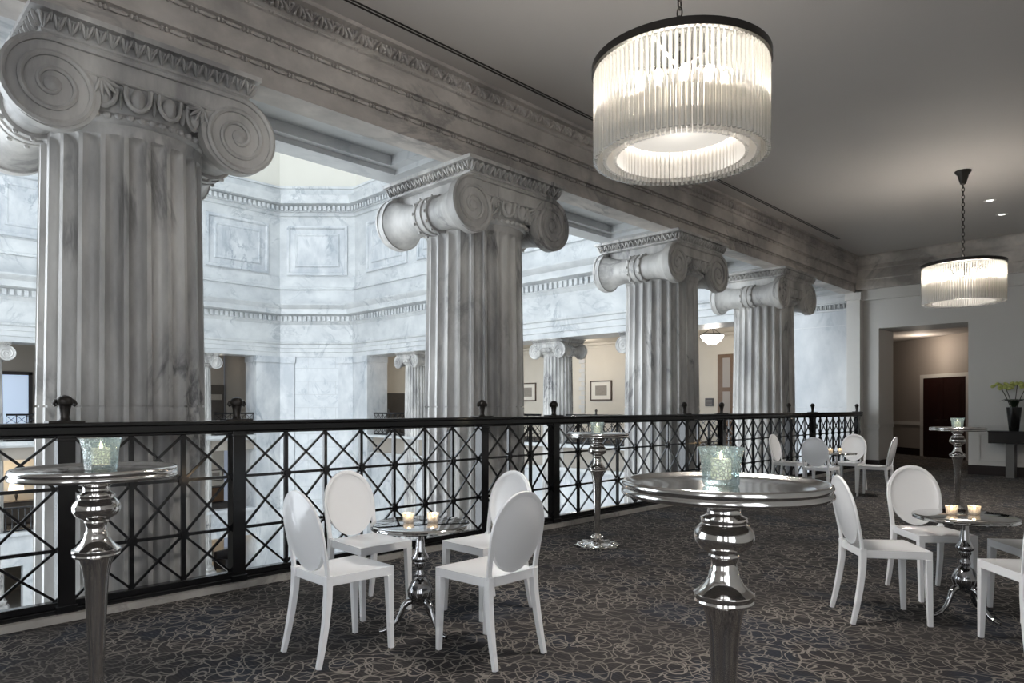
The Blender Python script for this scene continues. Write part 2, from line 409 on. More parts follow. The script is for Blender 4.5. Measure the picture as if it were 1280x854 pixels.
# leaf ornament on the crown: deep interlaced palmettes
x = XS; k = 0
mt = Matrix.Rotation(radians(-11), 4, 'X')
while x < 16.06:
    up = 1 if k % 2 == 0 else -1
    b.sphere((x, yf-.092, 4.558), (.013, .034, .056), 6, 5, mt)
    for s in (-1, 1):
        b.sphere((x+s*.024, yf-.090, 4.558-up*.006), (.010, .034, .048), 5, 4, Matrix.Rotation(s*up*.55, 4, 'Y') @ mt)
        b.sphere((x+s*.042, yf-.090, 4.556+up*.034), (.018, .030, .012), 5, 4, mt)
    x += .098; k += 1
struct('trim_entablature', b, M['arch'], 30)
b = MB()     # soffit: back beam, crossings over each column, recessed coffers between
b.box(XS, 16.9, 6.18, 6.465, ZS, ZC)
xs = [XS] + COLX + [16.3]
for i, x in enumerate(xs):
    b.box(x-.86 if i else x, x+.86, 5.5, 6.18, ZS, ZS+.3)
b.box(XS, 16.9, 5.5, 6.18, ZS+.16, ZC)
for i in range(len(xs)-1):
    x0, x1 = xs[i]+.86, xs[i+1]-.86
    b.box(x0, x1, 5.5, 5.585, ZS+.055, ZS+.16); b.box(x0, x1, 6.095, 6.18, ZS+.055, ZS+.16)
    b.box(x0, x0+.12, 5.585, 6.095, ZS+.055, ZS+.16); b.box(x1-.12, x1, 5.585, 6.095, ZS+.055, ZS+.16)
struct('trim_soffit', b, M['hall'], 0)  # whiter hall marble puts the light bounced up from the hall into the colour
# linear air slot in the ceiling
t = thing('air_slot', 'long narrow black air slot in the ceiling beside the marble entablature', 'vent', (6.3, 4.845, ZC))
b = MB(); b.box(-9.2, 7.85, -.036, .036, -.004, .01); b.build('slot_frame', M['ceil'], t, 0)
b = MB(); b.box(-9.18, 7.83, -.030, -.008, -.007, .0); b.box(-9.18, 7.83, .008, .030, -.007, .0); b.build('slot_gap', M['black'], t, 0)

# ------------------------------------------------------------------ end wall with opening, corridor
b = MB()
OY0, OY1, OZ = 3.13, 4.80, 3.09
b.box(XB, XB+.25, YS, OY0, 0, ZC); b.box(XB, XB+.25, OY0, OY1, OZ, ZC); b.box(XB, 17.5, OY1, 5.45, 0, ZC)
b.box(XB+.25, 17.1, OY0-.25, OY0, 0, OZ+.4); b.box(XB+.25, 17.5, OY0, OY1, OZ, OZ+.35)
struct('wall_end', b, M['paint'], 0)
b = MB()   # flat pilaster closing the railing
b.box(16.24, XB, 5.12, 5.40, .2, ZS); b.box(16.2, XB, 5.09, 5.43, 0, .2); b.box(16.2, XB, 5.09, 5.43, ZS-.16, ZS)
struct('trim_pilaster', b, M['paint'], 0)
# frieze and cornice across the end wall
b = MB()
def ext_y(mb, prof, y0, y1):   # profile (offset towards the room, z) along y
    n = len(prof); vs = [(XB-p[0], y, p[1]) for y in (y0, y1) for p in prof]
    fs = [(i, (i+1) % n, (i+1) % n + n, i+n) for i in range(n)] + [tuple(range(n)), tuple(range(2*n-1, n-1, -1))]
    mb.add(vs, fs)
ext_y(b, [(0,3.95),(.22,3.95),(.22,4.14),(.245,4.16),(.245,4.36),(.27,4.38),(.27,4.46),(.30,4.48),(.36,4.62),(.38,4.63),(.38,ZC+.02),(0,ZC+.02)], YS, 5.2)
struct('trim_frieze', b, M['arch'], 30)
b = MB(); ext_y(b, [(0,3.72),(.10,3.72),(.10,3.95),(0,3.95)], YS, 5.12); struct('trim_band', b, M['paint'], 0)
# wainscot, chair rail, panels, skirting
b = MB()
b.box(XB-.03, XB, YS, OY0, .94, .985); b.box(XB-.045, XB, YS, OY0, .985, 1.005)
for (y0, y1) in ((1.55, 2.96), (-.1, 1.35)):
    for (a0, a1, z0, z1) in ((y0,y1,.80,.83),(y0,y1,.27,.30),(y0,y0+.03,.30,.80),(y1-.03,y1,.30,.80)):
        b.box(XB-.02, XB, a0, a1, z0, z1)
b.box(XB-.03, XB, OY1, 5.1, .90, .985); b.box(XB-.012, XB+1.05, OY1-.02, OY1, .90, .985)
struct('trim_wainscot', b, M['trimw'], 0)
b = MB(); b.box(XB-.02, XB+.2, YS, OY0+.005, 0, .19); b.box(XB-.02, 17.5, OY1-.02, 5.1, 0, .19)
struct('baseboard_end', b, M['base'], 0)
# corridor behind the opening: slanting wall with a double door
P0 = Vector((20.35, 3.50)); P1 = Vector((22.6, 6.43)); dv = (P1-P0).normalized(); LW = (P1-P0).length
ang = atan2(dv.y, dv.x)
def corr(mb, u0, u1, n0, n1, z0, z1): mb.box(u0, u1, n0, n1, z0, z1)
# local frame: x along the wall, +y into the corridor (left of direction), so room side is +y
b = MB(); corr(b, -.6, LW+.4, -.2, 0, 0, 3.27); struct('wall_corridor', b, M['taupe'], 0, (P0.x, P0.y, 0), ang)
b = MB(); corr(b, 2.18, LW+.4, 0, .03, .86, .95); corr(b, 2.06, 2.18, 0, .05, 0, 2.25); corr(b, .46, .58, 0, .05, 0, 2.25); corr(b, .58, 2.06, 0, .05, 2.15, 2.25)
struct('trim_corridor', b, M['trimw'], 0, (P0.x, P0.y, 0), ang)
b = MB(); corr(b, 2.18, LW+.4, 0, .025, 0, .2); struct('baseboard_corridor', b, M['base'], 0, (P0.x, P0.y, 0), ang)
d1 = MB(); corr(d1, .58, 2.06, 0, .03, 0, 2.15)
dd = struct('door_1', d1, M['door'], 0, (P0.x, P0.y, 0), ang, 'dark mahogany double door in the corridor wall')
for u0 in (.59, 1.325):
    b = MB(); b.box(u0, u0+.725, .03, .055, .01, 2.14)
    leaf = b.build('door_leaf', M['door'], dd, 0)
    b = MB()
    for (z0, z1) in ((.25, .85), (1.05, 1.98)):
        b.box(u0+.12, u0+.605, .055, .062, z0, z1); b.box(u0+.17, u0+.555, .062, .07, z0+.05, z1-.05)
    b.build('door_panel', M['door'], leaf, 0)
b = MB(); b.tube([(1.40,.05,1.02),(1.40,.12,1.02),(1.54,.12,1.02)], .013, 8); b.tube([(1.24,.05,1.02),(1.24,.12,1.02),(1.10,.12,1.02)], .013, 8)
b.build('door_handle', M['chrome'], dd)
b = MB(); b.box(XB+.25, 23.6, 1.5, 7.6, 3.27, 3.4); struct('ceiling_corridor', b, M['ceil'], 0)
b = MB(); b.box(23.4, 23.6, 1.5, 7.6, 0, 3.3); b.box(16.7, 23.6, 1.3, 1.5, 0, 3.3); b.box(17.5, 23.6, 7.6, 7.8, 0, 3.3); b.box(17.3, 17.5, 5.4, 7.7, 0, 3.3)
struct('wall_passage', b, M['taupe'], 0)
b = MB(); b.box(17.5, 23.6, 5.24, 7.6, -.2, 0); struct('floor_corridor', b, M['carpet'], 0)

# ------------------------------------------------------------------ room walls behind the camera, with tall windows
M['daypane'] = emit('daylit_window_glass', (.93,.96,1,1), WIN)
def window_wall(name, p, rz, L_, holes, z0=.08, z1=3.75):
    """wall from p along local x, outside at local -y, with glazed holes"""
    b = MB(); x = 0
    for (a, c) in holes:
        b.box(x, a, -.25, 0, 0, ZC); x = c
        b.box(a, c, -.25, 0, 0, z0); b.box(a, c, -.25, 0, z1, ZC)
    b.box(x, L_, -.25, 0, 0, ZC)
    struct(name, b, M['paint'], 0, (p[0], p[1], 0), rz)
    for (a, c) in holes:
        window_wall.n += 1; b = MB(); m_ = (a+c)/2
        for (x0, x1, za, zb) in ((a, c, z0, z0+.08), (a, c, z1-.08, z1), (a, a+.08, z0, z1), (c-.08, c, z0, z1), (m_-.03, m_+.03, z0, z1), (a, c, 2.55, 2.61)):
            b.box(x0, x1, -.16, -.06, za, zb)
        w_ = struct('window_%d' % window_wall.n, b, M['trimw'], 0, (p[0], p[1], 0), rz)
        b = MB(); b.box(a+.05, c-.05, -.13, -.11, z0+.05, z1-.05); b.build('window_pane', M['daypane'], w_, 0)
window_wall.n = 0
window_wall('wall_windows', (XS, YS), 0, XB+.25-XS, [(.4, 2.0), (2.5, 4.1)])
window_wall('wall_start', (XS, 5.2), -pi/2, 5.2-YS, [(4.4, 6.0)])
b = MB(); b.box(XS-.25, XS, 5.2, 6.46, ZG, ZC); struct('wall_start_end', b, M['paint'], 0)

# ------------------------------------------------------------------ the domed hall
b = MB(); b.box(-10, 26, 5.2, 40, ZG-.2, ZG); struct('floor_hall', b, M['stone'], 0)
arch_prof = [(0,3.93),(0,4.14),(.03,4.16),(.03,4.36),(.06,4.38),(.06,4.55),(.12,4.58),(.14,4.66),(.02,4.68),(.02,5.56),(.06,5.60),(.10,5.68),(.14,5.70),(.14,6.00),(.20,6.02),(.45,6.06),(.47,6.30),(.52,6.34),(.62,6.50),(.62,6.55),(-.12,6.66),(-.12,7.36),(-.04,7.38),(-.04,7.46),(-.16,7.50),(-.16,8.02),(-.20,8.04),(-.20,11.10),(-.12,11.14),(-.12,11.30),(-.02,11.32),(-.02,11.62),(.04,11.64),(.26,11.68),(.28,11.86),(.38,12.04),(.38,12.08),(-.10,12.16),(-.10,12.50),(-.05,12.52),(-.05,12.62),(-.25,12.64),(-.6,12.64),(-.6,3.93)]
b = MB(); b.sweep([(-4.6, 29.2)] + PATH[1:], arch_prof)
for i in range(1, len(PATH)-1):
    p, q = Vector(PATH[i]), Vector(PATH[i+1]); d = (q-p); L_ = d.length; d.normalize(); n = Vector((d.y, -d.x))
    rot = Matrix.Rotation(atan2(d.y, d.x), 4, 'Z')
    for (off, z0, z1, st, w) in ((.18, 5.74, 5.96, .24, .14), (.05, 11.36, 11.58, .24, .13)):
        k = st/2
        while k < L_:
            c = p + d*k + n*off
            b.cbox((c.x, c.y, (z0+z1)/2), (w, .12, z1-z0), rot); k += st
struct('trim_hall_cornice', b, M['hall'], 30)
# panels of the upper storey
def ringpanel(mb, p, d, n, u0, u1, z0, z1, prof):
    prev = None; idx = []
    base = len(mb.v)
    vs = []; fs = []
    for (ins, off) in prof:
        for (u, z) in ((u0+ins, z0+ins), (u1-ins, z0+ins), (u1-ins, z1-ins), (u0+ins, z1-ins)):
            c = p + d*u + n*off; vs.append((c.x, c.y, z))
    for i in range(len(prof)-1):
        for k in range(4):
            a, e = i*4+k, i*4+(k+1) % 4
            fs.append((a, e, e+4, a+4))
    fs.append(tuple((len(prof)-1)*4+k for k in range(4)))
    mb.add(vs, fs)
b = MB()
pp = [(0,-.205),(0,-.12),(.10,-.10),(.14,-.13),(.16,-.19),(.40,-.19),(.44,-.14),(.50,-.14),(.52,-.165)]
for i in range(len(PATH)-1):
    p, q = Vector(PATH[i]), Vector(PATH[i+1]); d = (q-p); L_ = d.length; d.normalize(); n = Vector((d.y, -d.x))
    if L_ < 5: spans = [(.30, L_-.30)]
    elif i == 2: spans = [(17.05-(-2.0)-.35-s-3.1-.45, 17.05-(-2.0)-.35-s-.45) for s in (0.0, 4.08, 8.16, 12.24)]
    elif i == 4: spans = [(1.0+4.08*k, 4.35+4.08*k) for k in range(5)]
    else: spans = []
    for (u0, u1) in spans:
        if u0 > .1: ringpanel(b, p, d, n, u0, u1, 8.12, 10.64, pp)
struct('trim_hall_panels', b, M['slab'], 30)
b = MB(); b.sweep(PATH + [(-2.0, 6.0), (-4.6, 8.5)], [(-.3,12.6),(-.3,17.6),(-.6,17.6),(-.6,12.6)]); struct('wall_attic', b, M['attic'], 0)
b = MB(); b.box(-4.4, 17.3, 5.4, 6.5, ZC, 12.7); struct('wall_gallery_upper', b, M['hall'], 0)
b = MB()
b.box(-5.0, -4.6, 5.2, 6.8, ZG, 12.7); b.box(-5.0, -4.6, 29, 33, ZG, 12.7); b.box(-5.0, -4.6, 6.8, 29, ZG, -6.2); b.box(-5.0, -4.6, 6.8, 29, 11.5, 12.7)
struct('wall_hall_left', b, M['hall'], 0)
M['hallpane'] = emit('hall_window_glass', (.88,.94,1,1), HALLWIN)
b = MB()
for k in range(6): b.box(-4.9, -4.6, 6.8+k*4.38, 7.1+k*4.38, -6.2, 11.5)
for z in (-6.2, -3.6, -1.0, 1.6, 4.9, 8.2, 11.3): b.box(-4.85, -4.65, 6.8, 29, z, z+.2)
w_ = struct('window_8', b, M['trimw'], 0, label='great window in the side wall of the hall')
b = MB(); b.box(-4.86, -4.8, 6.9, 28.9, -6.1, 11.4); b.build('window_pane', M['hallpane'], w_, 0)
M['sky'] = emit('skylight_glass', (.86,.93,1,1), SKY)
b = MB(); b.box(-5.2, 20, 5.2, 33.6, 17.64, 17.7)
sk = struct('ceiling_skylight', b, M['sky'], 0)
b = MB()
for k in range(9): b.box(-5.2, 20, 5.4+k*3.45-.06, 5.4+k*3.45+.06, 17.5, 17.64)
for k in range(8): b.box(-5+k*3.5-.06, -5+k*3.5+.06, 5.2, 33.6, 17.5, 17.64)
struct('trim_skylight_bars', b, M['trimw'], 0)

# lower walls of the hall: local x along the wall, y < 0 behind the face
def wall_local(name, mat, p, q, pieces):
    p, q = Vector(p), Vector(q); d = q-p
    b = MB()
    for (u0, u1, n0, n1, z0, z1) in pieces: b.box(u0, u1, -n1, -n0, z0, z1)
    # y axis of the local frame points left of walking direction = away from the hall, so inward n maps to -y
    return struct(name, b, mat, 0, (p.x, p.y, 0), atan2(d.y, d.x))
# chamfer at the far corner: pilaster strips and ashlar field
LC = (Vector(PATH[4])-Vector(PATH[3])).length
wall_local('wall_chamfer', M['ashlar'], PATH[3], PATH[4], [(.0, LC, -.6, -.07, ZG, 3.93)])
wall_local('trim_chamfer', M['slab'], PATH[3], PATH[4], [(0,.72,-.2,0,ZG,3.60),(LC-.72,LC,-.2,0,ZG,3.60),(-.03,.78,-.2,.05,3.60,3.93),(LC-.78,LC+.03,-.2,.05,3.60,3.93),(0,.74,-.2,.03,1.16,1.2),(LC-.74,LC,-.2,.03,1.16,1.2)])
wall_local('wall_chamfer_left', M['ashlar'], PATH[1], PATH[2], [(0, LC, -.6, -.02, ZG, 3.93)])
wall_local('wall_chamfer_near', M['ashlar'], PATH[5], PATH[6], [(0, LC, -.6, -.02, ZG, 3.93)])
# far wall
FX = lambda x: x - PATH[2][0]
FARCOL = [.8, 4.84, 8.9, 12.97]
wall_local('wall_far', M['slab'], PATH[2], PATH[3], [(0, FX(.2), -1.2, 0, ZG, 3.93), (FX(15.55), FX(16.8), -1.2, 0, ZG, 3.93),
   (FX(15.50), FX(16.83), -1.2, .05, 3.62, 3.93)])
wall_local('trim_far_soffit', M['hall'], PATH[2], PATH[3], [(0, FX(16.8), -1.25, -.59, 3.93, 4.6)])
wall_local('trim_far_ledge', M['hall'], PATH[2], PATH[3], [(FX(.2), FX(15.55), -.6, -.02, -.16, 0), (FX(.2), FX(15.55), -.5, -.12, -.24, -.16)])
wall_local('wall_far_spandrel', M['gilt'], PATH[2], PATH[3], [(FX(.2), FX(15.55), -.6, -.3, -.74, -.24)])
wall_local('wall_far_lower', M['slab'], PATH[2], PATH[3], [(FX(.2), FX(15.55), -.6, -.2, -4.95, -3.75), (FX(.2), FX(15.55), -.7, -.1, -3.75, -3.6),
    (FX(.2), FX(4.9), -.6, -.2, ZG, -4.95), (FX(6.0), FX(13.0), -.6, -.2, ZG, -4.95)])
# gallery and lobby rooms behind the far wall
b = MB(); b.box(-.2, 15.8, 37.3, 37.5, -.1, 4.5); b.box(-.4, -.2, 33.4, 37.5, -.1, 4.5); b.box(15.9, 16.1, 34.0, 37.5, -.1, 4.5); struct('wall_far_gallery', b, M['gilt'], 0)
b = MB(); b.box(-.2, 16, 33.3, 37.5, -.2, -.02); struct('floor_far_gallery', b, M['carpet'], 0)
b = MB(); b.box(-.4, 16, 33.5, 37.5, 4.3, 4.5); struct('ceiling_far_gallery', b, M['gilt'], 0)
b = MB(); b.box(-.2, 15.8, 37.3, 37.5, ZG, -.6); struct('wall_far_lobby', b, M['cream'], 0)
b = MB(); b.box(-.2, 15.8, 33.5, 37.5, -3.85, -3.7); struct('floor_far_lobby', b, M['carpet'], 0)
b = MB(); b.box(-.2, 15.8, 33.4, 37.5, -.6, -.5); struct('ceiling_far_lobby', b, M['cream'], 0)
# right wall
RY = lambda y: PATH[4][1] - y
RCOL = [9.0, 13.05, 17.1, 21.2, 25.8]
wall_local('wall_right', M['slab'], PATH[4], PATH[5], [(0, RY(29.0), -1.2, 0, ZG, 3.93), (0, RY(28.95), -1.2, .05, 3.62, 3.93), (RY(8.9)+.7, RY(8.6), -1.2, 0, ZG, 3.93), (RY(29.0), RY(8.6), -.8, -.25, ZG, -.9)])
wall_local('trim_right_soffit', M['hall'], PATH[4], PATH[5], [(0, RY(8.6), -1.25, -.59, 3.93, 4.6)])
wall_local('trim_right_ledge', M['hall'], PATH[4], PATH[5], [(RY(29.0), RY(8.6), -.6, -.02, -.12, 0), (RY(29.0), RY(8.6), -.75, -.15, -1.0, -.88)])
wall_local('wall_right_spandrel', M['gilt'], PATH[4], PATH[5], [(RY(29.0), RY(8.6), -.7, -.35, -.88, -.12)])
b = MB(); b.box(24, 24.2, 7.8, 32, -.1, 4.3); struct('wall_right_gallery', b, M['cream'], 0)
b = MB(); b.box(20.2, 24.2, 29.9, 30.1, -.1, 4.3); b.box(20.6, 24.2, 7.6, 7.8, -.1, 4.3); struct('wall_right_gallery_ends', b, M['cream'], 0)
b = MB(); b.box(19.9, 24.2, 7.6, 30, -.2, -.02); struct('floor_right_gallery', b, M['carpet'], 0)
b = MB(); b.box(20.0, 24.2, 7.6, 30, 4.15, 4.3); struct('ceiling_right_gallery', b, M['cream'], 0)
b = MB()
b.sweep([(24, 29.9), (24, 7.8)], [(0,3.95),(.03,3.95),(.05,4.02),(.14,4.06),(.16,4.15),(0,4.15)])
b.box(23.97, 24, 7.8, 29.9, .78, .84)
for y in (14.35, 22.9): b.box(23.9, 24, y-.16, y+.16, 0, 3.8); b.box(23.86, 24, y-.2, y+.2, 3.75, 3.95)
struct('trim_right_gallery', b, M['cream'], 0)
b = MB()   # toothed stone quoin strip on the gallery wall
for k in range(13): b.box(23.93, 24, 18.9, 19.22 if k % 2 else 19.10, 1.1+k*.2, 1.1+k*.2+.17)
struct('trim_quoin', b, M['trimw'], 0)

# anta at the end of the colonnade (white marble slab beside the last column)
b = MB(); b.box(16.32, 16.85, 5.42, 7.3, ZG, ZS); struct('wall_anta', b, M['slab'], 0)
b = MB(); b.box(16.24, 16.4, 5.42, 7.34, 3.72, ZS); b.box(16.20, 16.4, 5.42, 7.36, ZS-.06, ZS); b.box(16.27, 16.4, 5.42, 7.32, 3.54, 3.57)
y = 5.47
while y < 7.3:
    b.sphere((16.29, y, 3.645), (.03, .030, .065), 6, 5); b.sphere((16.30, y+.05, 3.63), (.02, .012, .05), 5, 4); y += .1
b.box(16.28, 16.4, 5.42, 7.32, 3.69, 3.72); b.box(16.312, 16.4, 5.42, 7.3, 3.20, 3.212); b.box(16.312, 16.4, 5.42, 7.3, 1.35, 1.362)
struct('trim_anta', b, M['hall'], 30)

# ------------------------------------------------------------------ the columns
def make_column(label):
    t = thing('ionic_column', label, 'column', (COLX[0], YC, 0), 0)
    NF = 24; PF = 8
    def ring(z, R, dep):
        vs = []
        for k in range(NF):
            a0 = 2*pi*k/NF; w = 2*pi/NF; fw = .20*w
            for j in range(PF):
                u = j/(PF-1)                       # across the flute
                a = a0 + fw/2 + u*(w-fw)
                dd = dep*R*(w-fw)*.5*sqrt(max(0, 1-(2*u-1)**2))
                vs.append(((R-dd)*cos(a), (R-dd)*sin(a), z))
        return vs
    prof = [(ZG+.5,.63,0),(ZG+.56,.615,0),(ZG+.58,.612,.4),(ZG+.64,.608,.95),(-3.0,.597,1),(1.351,.572,1),(1.3515,.556,.9),(1.364,.556,.9),(1.3645,.572,1),(3.14,.545,1),(3.19,.545,.93),(3.225,.545,.72),(3.245,.545,.4),(3.256,.546,0),(3.29,.550,0),(3.33,.572,0)]
    b = MB(); seg = NF*PF; vs = []; fs = []
    for (z, R, dp) in prof: vs += ring(z, R, dp)
    for i in range(len(prof)-1):
        for k in range(seg):
            a, e = i*seg+k, i*seg+(k+1) % seg; fs.append((a, e, e+seg, a+seg))
    b.add(vs, fs); b.build('shaft', M['col'], t, 40)
    b = MB(); b.lathe([(.80,ZG),(.80,ZG+.14),(.78,ZG+.15),(.80,ZG+.2),(.76,ZG+.28),(.68,ZG+.32),(.67,ZG+.38),(.71,ZG+.42),(.70,ZG+.47),(.63,ZG+.5)], 48)
    b.build('base', M['col'], t, 40)
    # echinus with beads and eggs
    b = MB(); b.lathe([(.572,3.325),(.60,3.335),(.615,3.36),(.60,3.385),(.585,3.39),(.585,3.40),(.615,3.45),(.635,3.51),(.64,3.56)], 64)
    for k in range(56):
        a = 2*pi*k/56; b.sphere((.618*cos(a), .618*sin(a), 3.36), (.028,.024,.022), 6, 5)
    for k in range(20):
        a = 2*pi*(k+.5)/20; m = Matrix.Rotation(a, 4, 'Z')
        c = m @ Vector((.648, 0, 3.475)); tilt = m @ Matrix.Rotation(radians(18), 4, 'Y')
        b.sphere(c, (.060, .050, .078), 10, 7, tilt)
        pts = []
        for j in range(9):
            th = pi + pi*j/8; pts.append(Vector((.012, .076*cos(th), .088*sin(th)+.02)))
        pts = [Vector((.03, -.076, .075))] + pts + [Vector((.03, .076, .075))]
        b.tube([m @ (Vector((.648, 0, 3.475)) + p) for p in pts], .017, 6)
        m2 = Matrix.Rotation(a + pi/20, 4, 'Z'); c2 = m2 @ Vector((.655, 0, 3.46)); b.sphere(c2, (.030, .011, .07), 5, 4, m2)
    b.build('echinus', M['col'], t, 40)
    # cushion between the volutes, with a raised border
    for s in (-1, 1):
        nm = 'volute_face'
        b = MB()
        yo, yi = s*.645, s*.56
        y0, y1 = min(yo, yi), max(yo, yi)
        b.box(-.605, .605, y0+(.006 if s < 0 else 0), y1-(.006 if s > 0 else 0), 3.56, 3.728)
        b.tube([(-.607, yo+s*.008, 3.721), (.607, yo+s*.008, 3.721)], .024, 6); b.tube([(-.45, yo, 3.572), (.45, yo, 3.572)], .010, 6)
        for sx in (-1, 1):
            cx, cz = sx*.607, 3.425
            # solid volute body: spiral outline
            pts = []
            R0 = .305
            for j in range(48):
                a = 2*pi*j/48
                rr = .278 + .03*max(0, sin(a))**2
                pts.append((rr*cos(a), rr*sin(a)))
            n = len(pts); vs = [(cx+p[0], y_, cz+p[1]) for y_ in (yo, yi) for p in pts]
            fs = [(k, (k+1) % n, (k+1) % n+n, k+n) for k in range(n)] + [tuple(range(n)), tuple(range(2*n-1, n-1, -1))]
            b.add(vs, fs)
            sp = []; rad = []
            turns = 2.6
            for j in range(84):
                u = j/83; th = pi/2 + sx*(-1)*(-1)*0
                th = pi/2 - sx*2*pi*turns*u
                rr = .296*(1-u)**1.0 + .045*u
                if sx*0 == 0: pass
                sp.append((cx + rr*cos(th), yo + s*.008, cz + rr*sin(th))); rad.append(.024*(1-u)+.014*u)
            b.tube(sp, rad, 6)
            b.lathe([(.052,-.01),(.05,.012),(.03,.026),(0,.03)] if s > 0 else [(.052,.01),(.05,-.012),(.03,-.026),(0,-.03)], 14, (cx, yo, cz), 'y', False)
            # palmette spray in the corner between band and egg moulding
            for j in range(5):
                a = radians(200 + j*22) if sx > 0 else radians(-20 - j*22)
                r_ = Matrix.Rotation(-a, 4, 'Y')
                px = sx*.335 + .0 + .065*cos(a); pz = 3.565 + .065*sin(a)
                b.sphere((px, s*.655, pz), (.062, .016, .014), 6, 5, r_)
        b.build(nm, M['col'], t, 40)
    b = MB(); b.box(-.60, .60, -.57, .57, 3.50, 3.74); b.build('cushion', M['col'], t, 0)
    for sx in (-1, 1):
        b = MB()
        pr = [(.272,-.60),(.272,-.565),(.255,-.54),(.205,-.42),(.182,-.28),(.176,-.16),(.176,-.125),(.200,-.12),(.206,-.10),(.200,-.075),(.19,-.07),(.19,-.03),(.205,-.025),(.208,0)]
        pr = pr + [(r, -z) for r, z in reversed(pr[:-1])]
        b.lathe(pr, 32, (sx*.607, 0, 3.43), 'y')
        for k in range(12):
            a = 2*pi*k/12
            for yb in (-.10, .10): b.sphere((sx*.607+.205*cos(a), yb, 3.43+.205*sin(a)), (.02,.02,.02), 5, 4)
        b.build('bolster', M['col'], t, 40)
    b = MB()
    vs = []; lv = [(.665,3.735),(.678,3.745),(.678,3.757),(.660,3.765),(.685,3.83),(.70,3.85),(.745,3.857),(.745,3.894)]
    for (h, z) in lv: vs += [(-h,-h,z),(h,-h,z),(h,h,z),(-h,h,z)]
    fs = [(i*4+k, i*4+(k+1) % 4, i*4+4+(k+1) % 4, i*4+4+k) for i in range(len(lv)-1) for k in range(4)] + [(3,2,1,0), tuple(len(lv)*4-4+k for k in range(4))]
    b.add(vs, fs)
    for q in range(4):
        m = Matrix.Rotation(q*pi/2, 4, 'Z'); ti = m @ Matrix.Rotation(radians(32), 4, 'X')
        for k in range(18):
            u = -.665 + 1.33*k/17
            for sx in (-1, 1):
                b.sphere(m @ Vector((u+sx*.016, -.706, 3.803)), (.013, .020, .050), 6, 5, ti @ Matrix.Rotation(sx*.28, 4, 'Y'))
            b.sphere(m @ Vector((u, -.712, 3.79)), (.006, .018, .045), 5, 4, ti)
            if k < 17: b.sphere(m @ Vector((u+.039, -.712, 3.825)), (.007, .016, .034), 5, 4, ti)
    b.build('abacus', M['col'], t, 40)
    return t
CL = ['giant fluted marble column nearest the camera, behind the crackle-glass table at the picture edge',
      'fluted marble column rising behind the two pairs of white chairs at the railing',
      'fluted marble column third along the railing, under the large chandelier',
      'last fluted marble column of the row, beside the plain white marble slab']
c0 = make_column(CL[0])
for i in range(1, 4): dup(c0, (COLX[i], YC, 0), 0, CL[i])
FL = {1: 'distant column across the hall seen at the edge, one curl beside a pale blue window', 3: 'distant column across the hall between the dark gallery opening and the nearest column'}
for i, x in enumerate(FARCOL):
    if i in FL: dup(c0, (x, 32.9+.62, .035), 0, FL[i])
RL = ['', 'distant column whose capital curl peeks out beside the third near column', 'distant pale column framed between two near columns, with framed prints on both sides', '', 'distant pale column beside the flat marble chamfer, half hidden by a near column']
for i, y in enumerate(RCOL):
    if RL[i]: dup(c0, (19.4+.62, y, .035), -pi/2, RL[i])

# ------------------------------------------------------------------ the railing along the edge
rail = thing('lattice_railing', 'long black lattice railing of crossed bars along the edge of the balcony', 'railing', (6.5, YR, .045))
RX, RZ = 6.5, .045
POSTX = []
for x in COLX: POSTX += [x-.556, x+.56]
POSTX.append(16.03)
XEND = 16.24
def rb(mb, x0, x1, y0, y1, z0, z1): mb.box(x0-RX, x1-RX, y0, y1, z0-RZ, z1-RZ)
b = MB(); rb(b, XS, XEND, -.058, .058, 1.175, 1.225); rb(b, XS, XEND, -.066, .066, 1.225, 1.252); rb(b, XS, XEND, -.04, .04, 1.155, 1.175)
b.build('top_rail', M['iron'], rail, 0, .006)
b = MB(); rb(b, XS, XEND, -.05, .05, .045, .075); rb(b, XS, XEND, -.03, .03, .075, .118)
b.build('bottom_rail', M['iron'], rail, 0, .004)
pm = MB(); pm.box(-.049, .049, -.049, .049, .03, 1.13); pm.box(-.06, .06, -.06, .06, 0, .05); pm.box(-.056, .056, -.056, .056, 1.09, 1.11)
fm = MB(); fm.box(-.10, .10, -.062, .062, 1.207, 1.219)
fm.lathe([(.040,1.219),(.03,1.228),(.026,1.245),(.034,1.30),(.040,1.325),(.048,1.33),(.048,1.34)], 14, sx=1.0, sy=.8)
fm.sphere((0,0,1.342), (.050,.040,.042), 14, 8)
for s in (-1, 1):
    fm.tube([(s*.03,0,1.352),(s*.052,0,1.345),(s*.062,0,1.328),(s*.054,0,1.316),(s*.045,0,1.322)], [.012,.013,.011,.010,.007], 8)
pmo = fmo = None
for x in POSTX:
    if pmo is None:
        pmo = pm.build('post', M['iron'], rail, 0, .004); p_ = pmo
        fmo = fm.build('finial', M['bronze'], pmo, 40); fmo['label'] = 'dark bronze finial with two side curls'
    else:
        p_ = pmo.copy(); col.objects.link(p_); p_.parent = rail
        f_ = fmo.copy(); col.objects.link(f_); f_.parent = p_
    p_.location = (x-RX, 0, 0)
ROWS = [.118, .440, .830, 1.156]
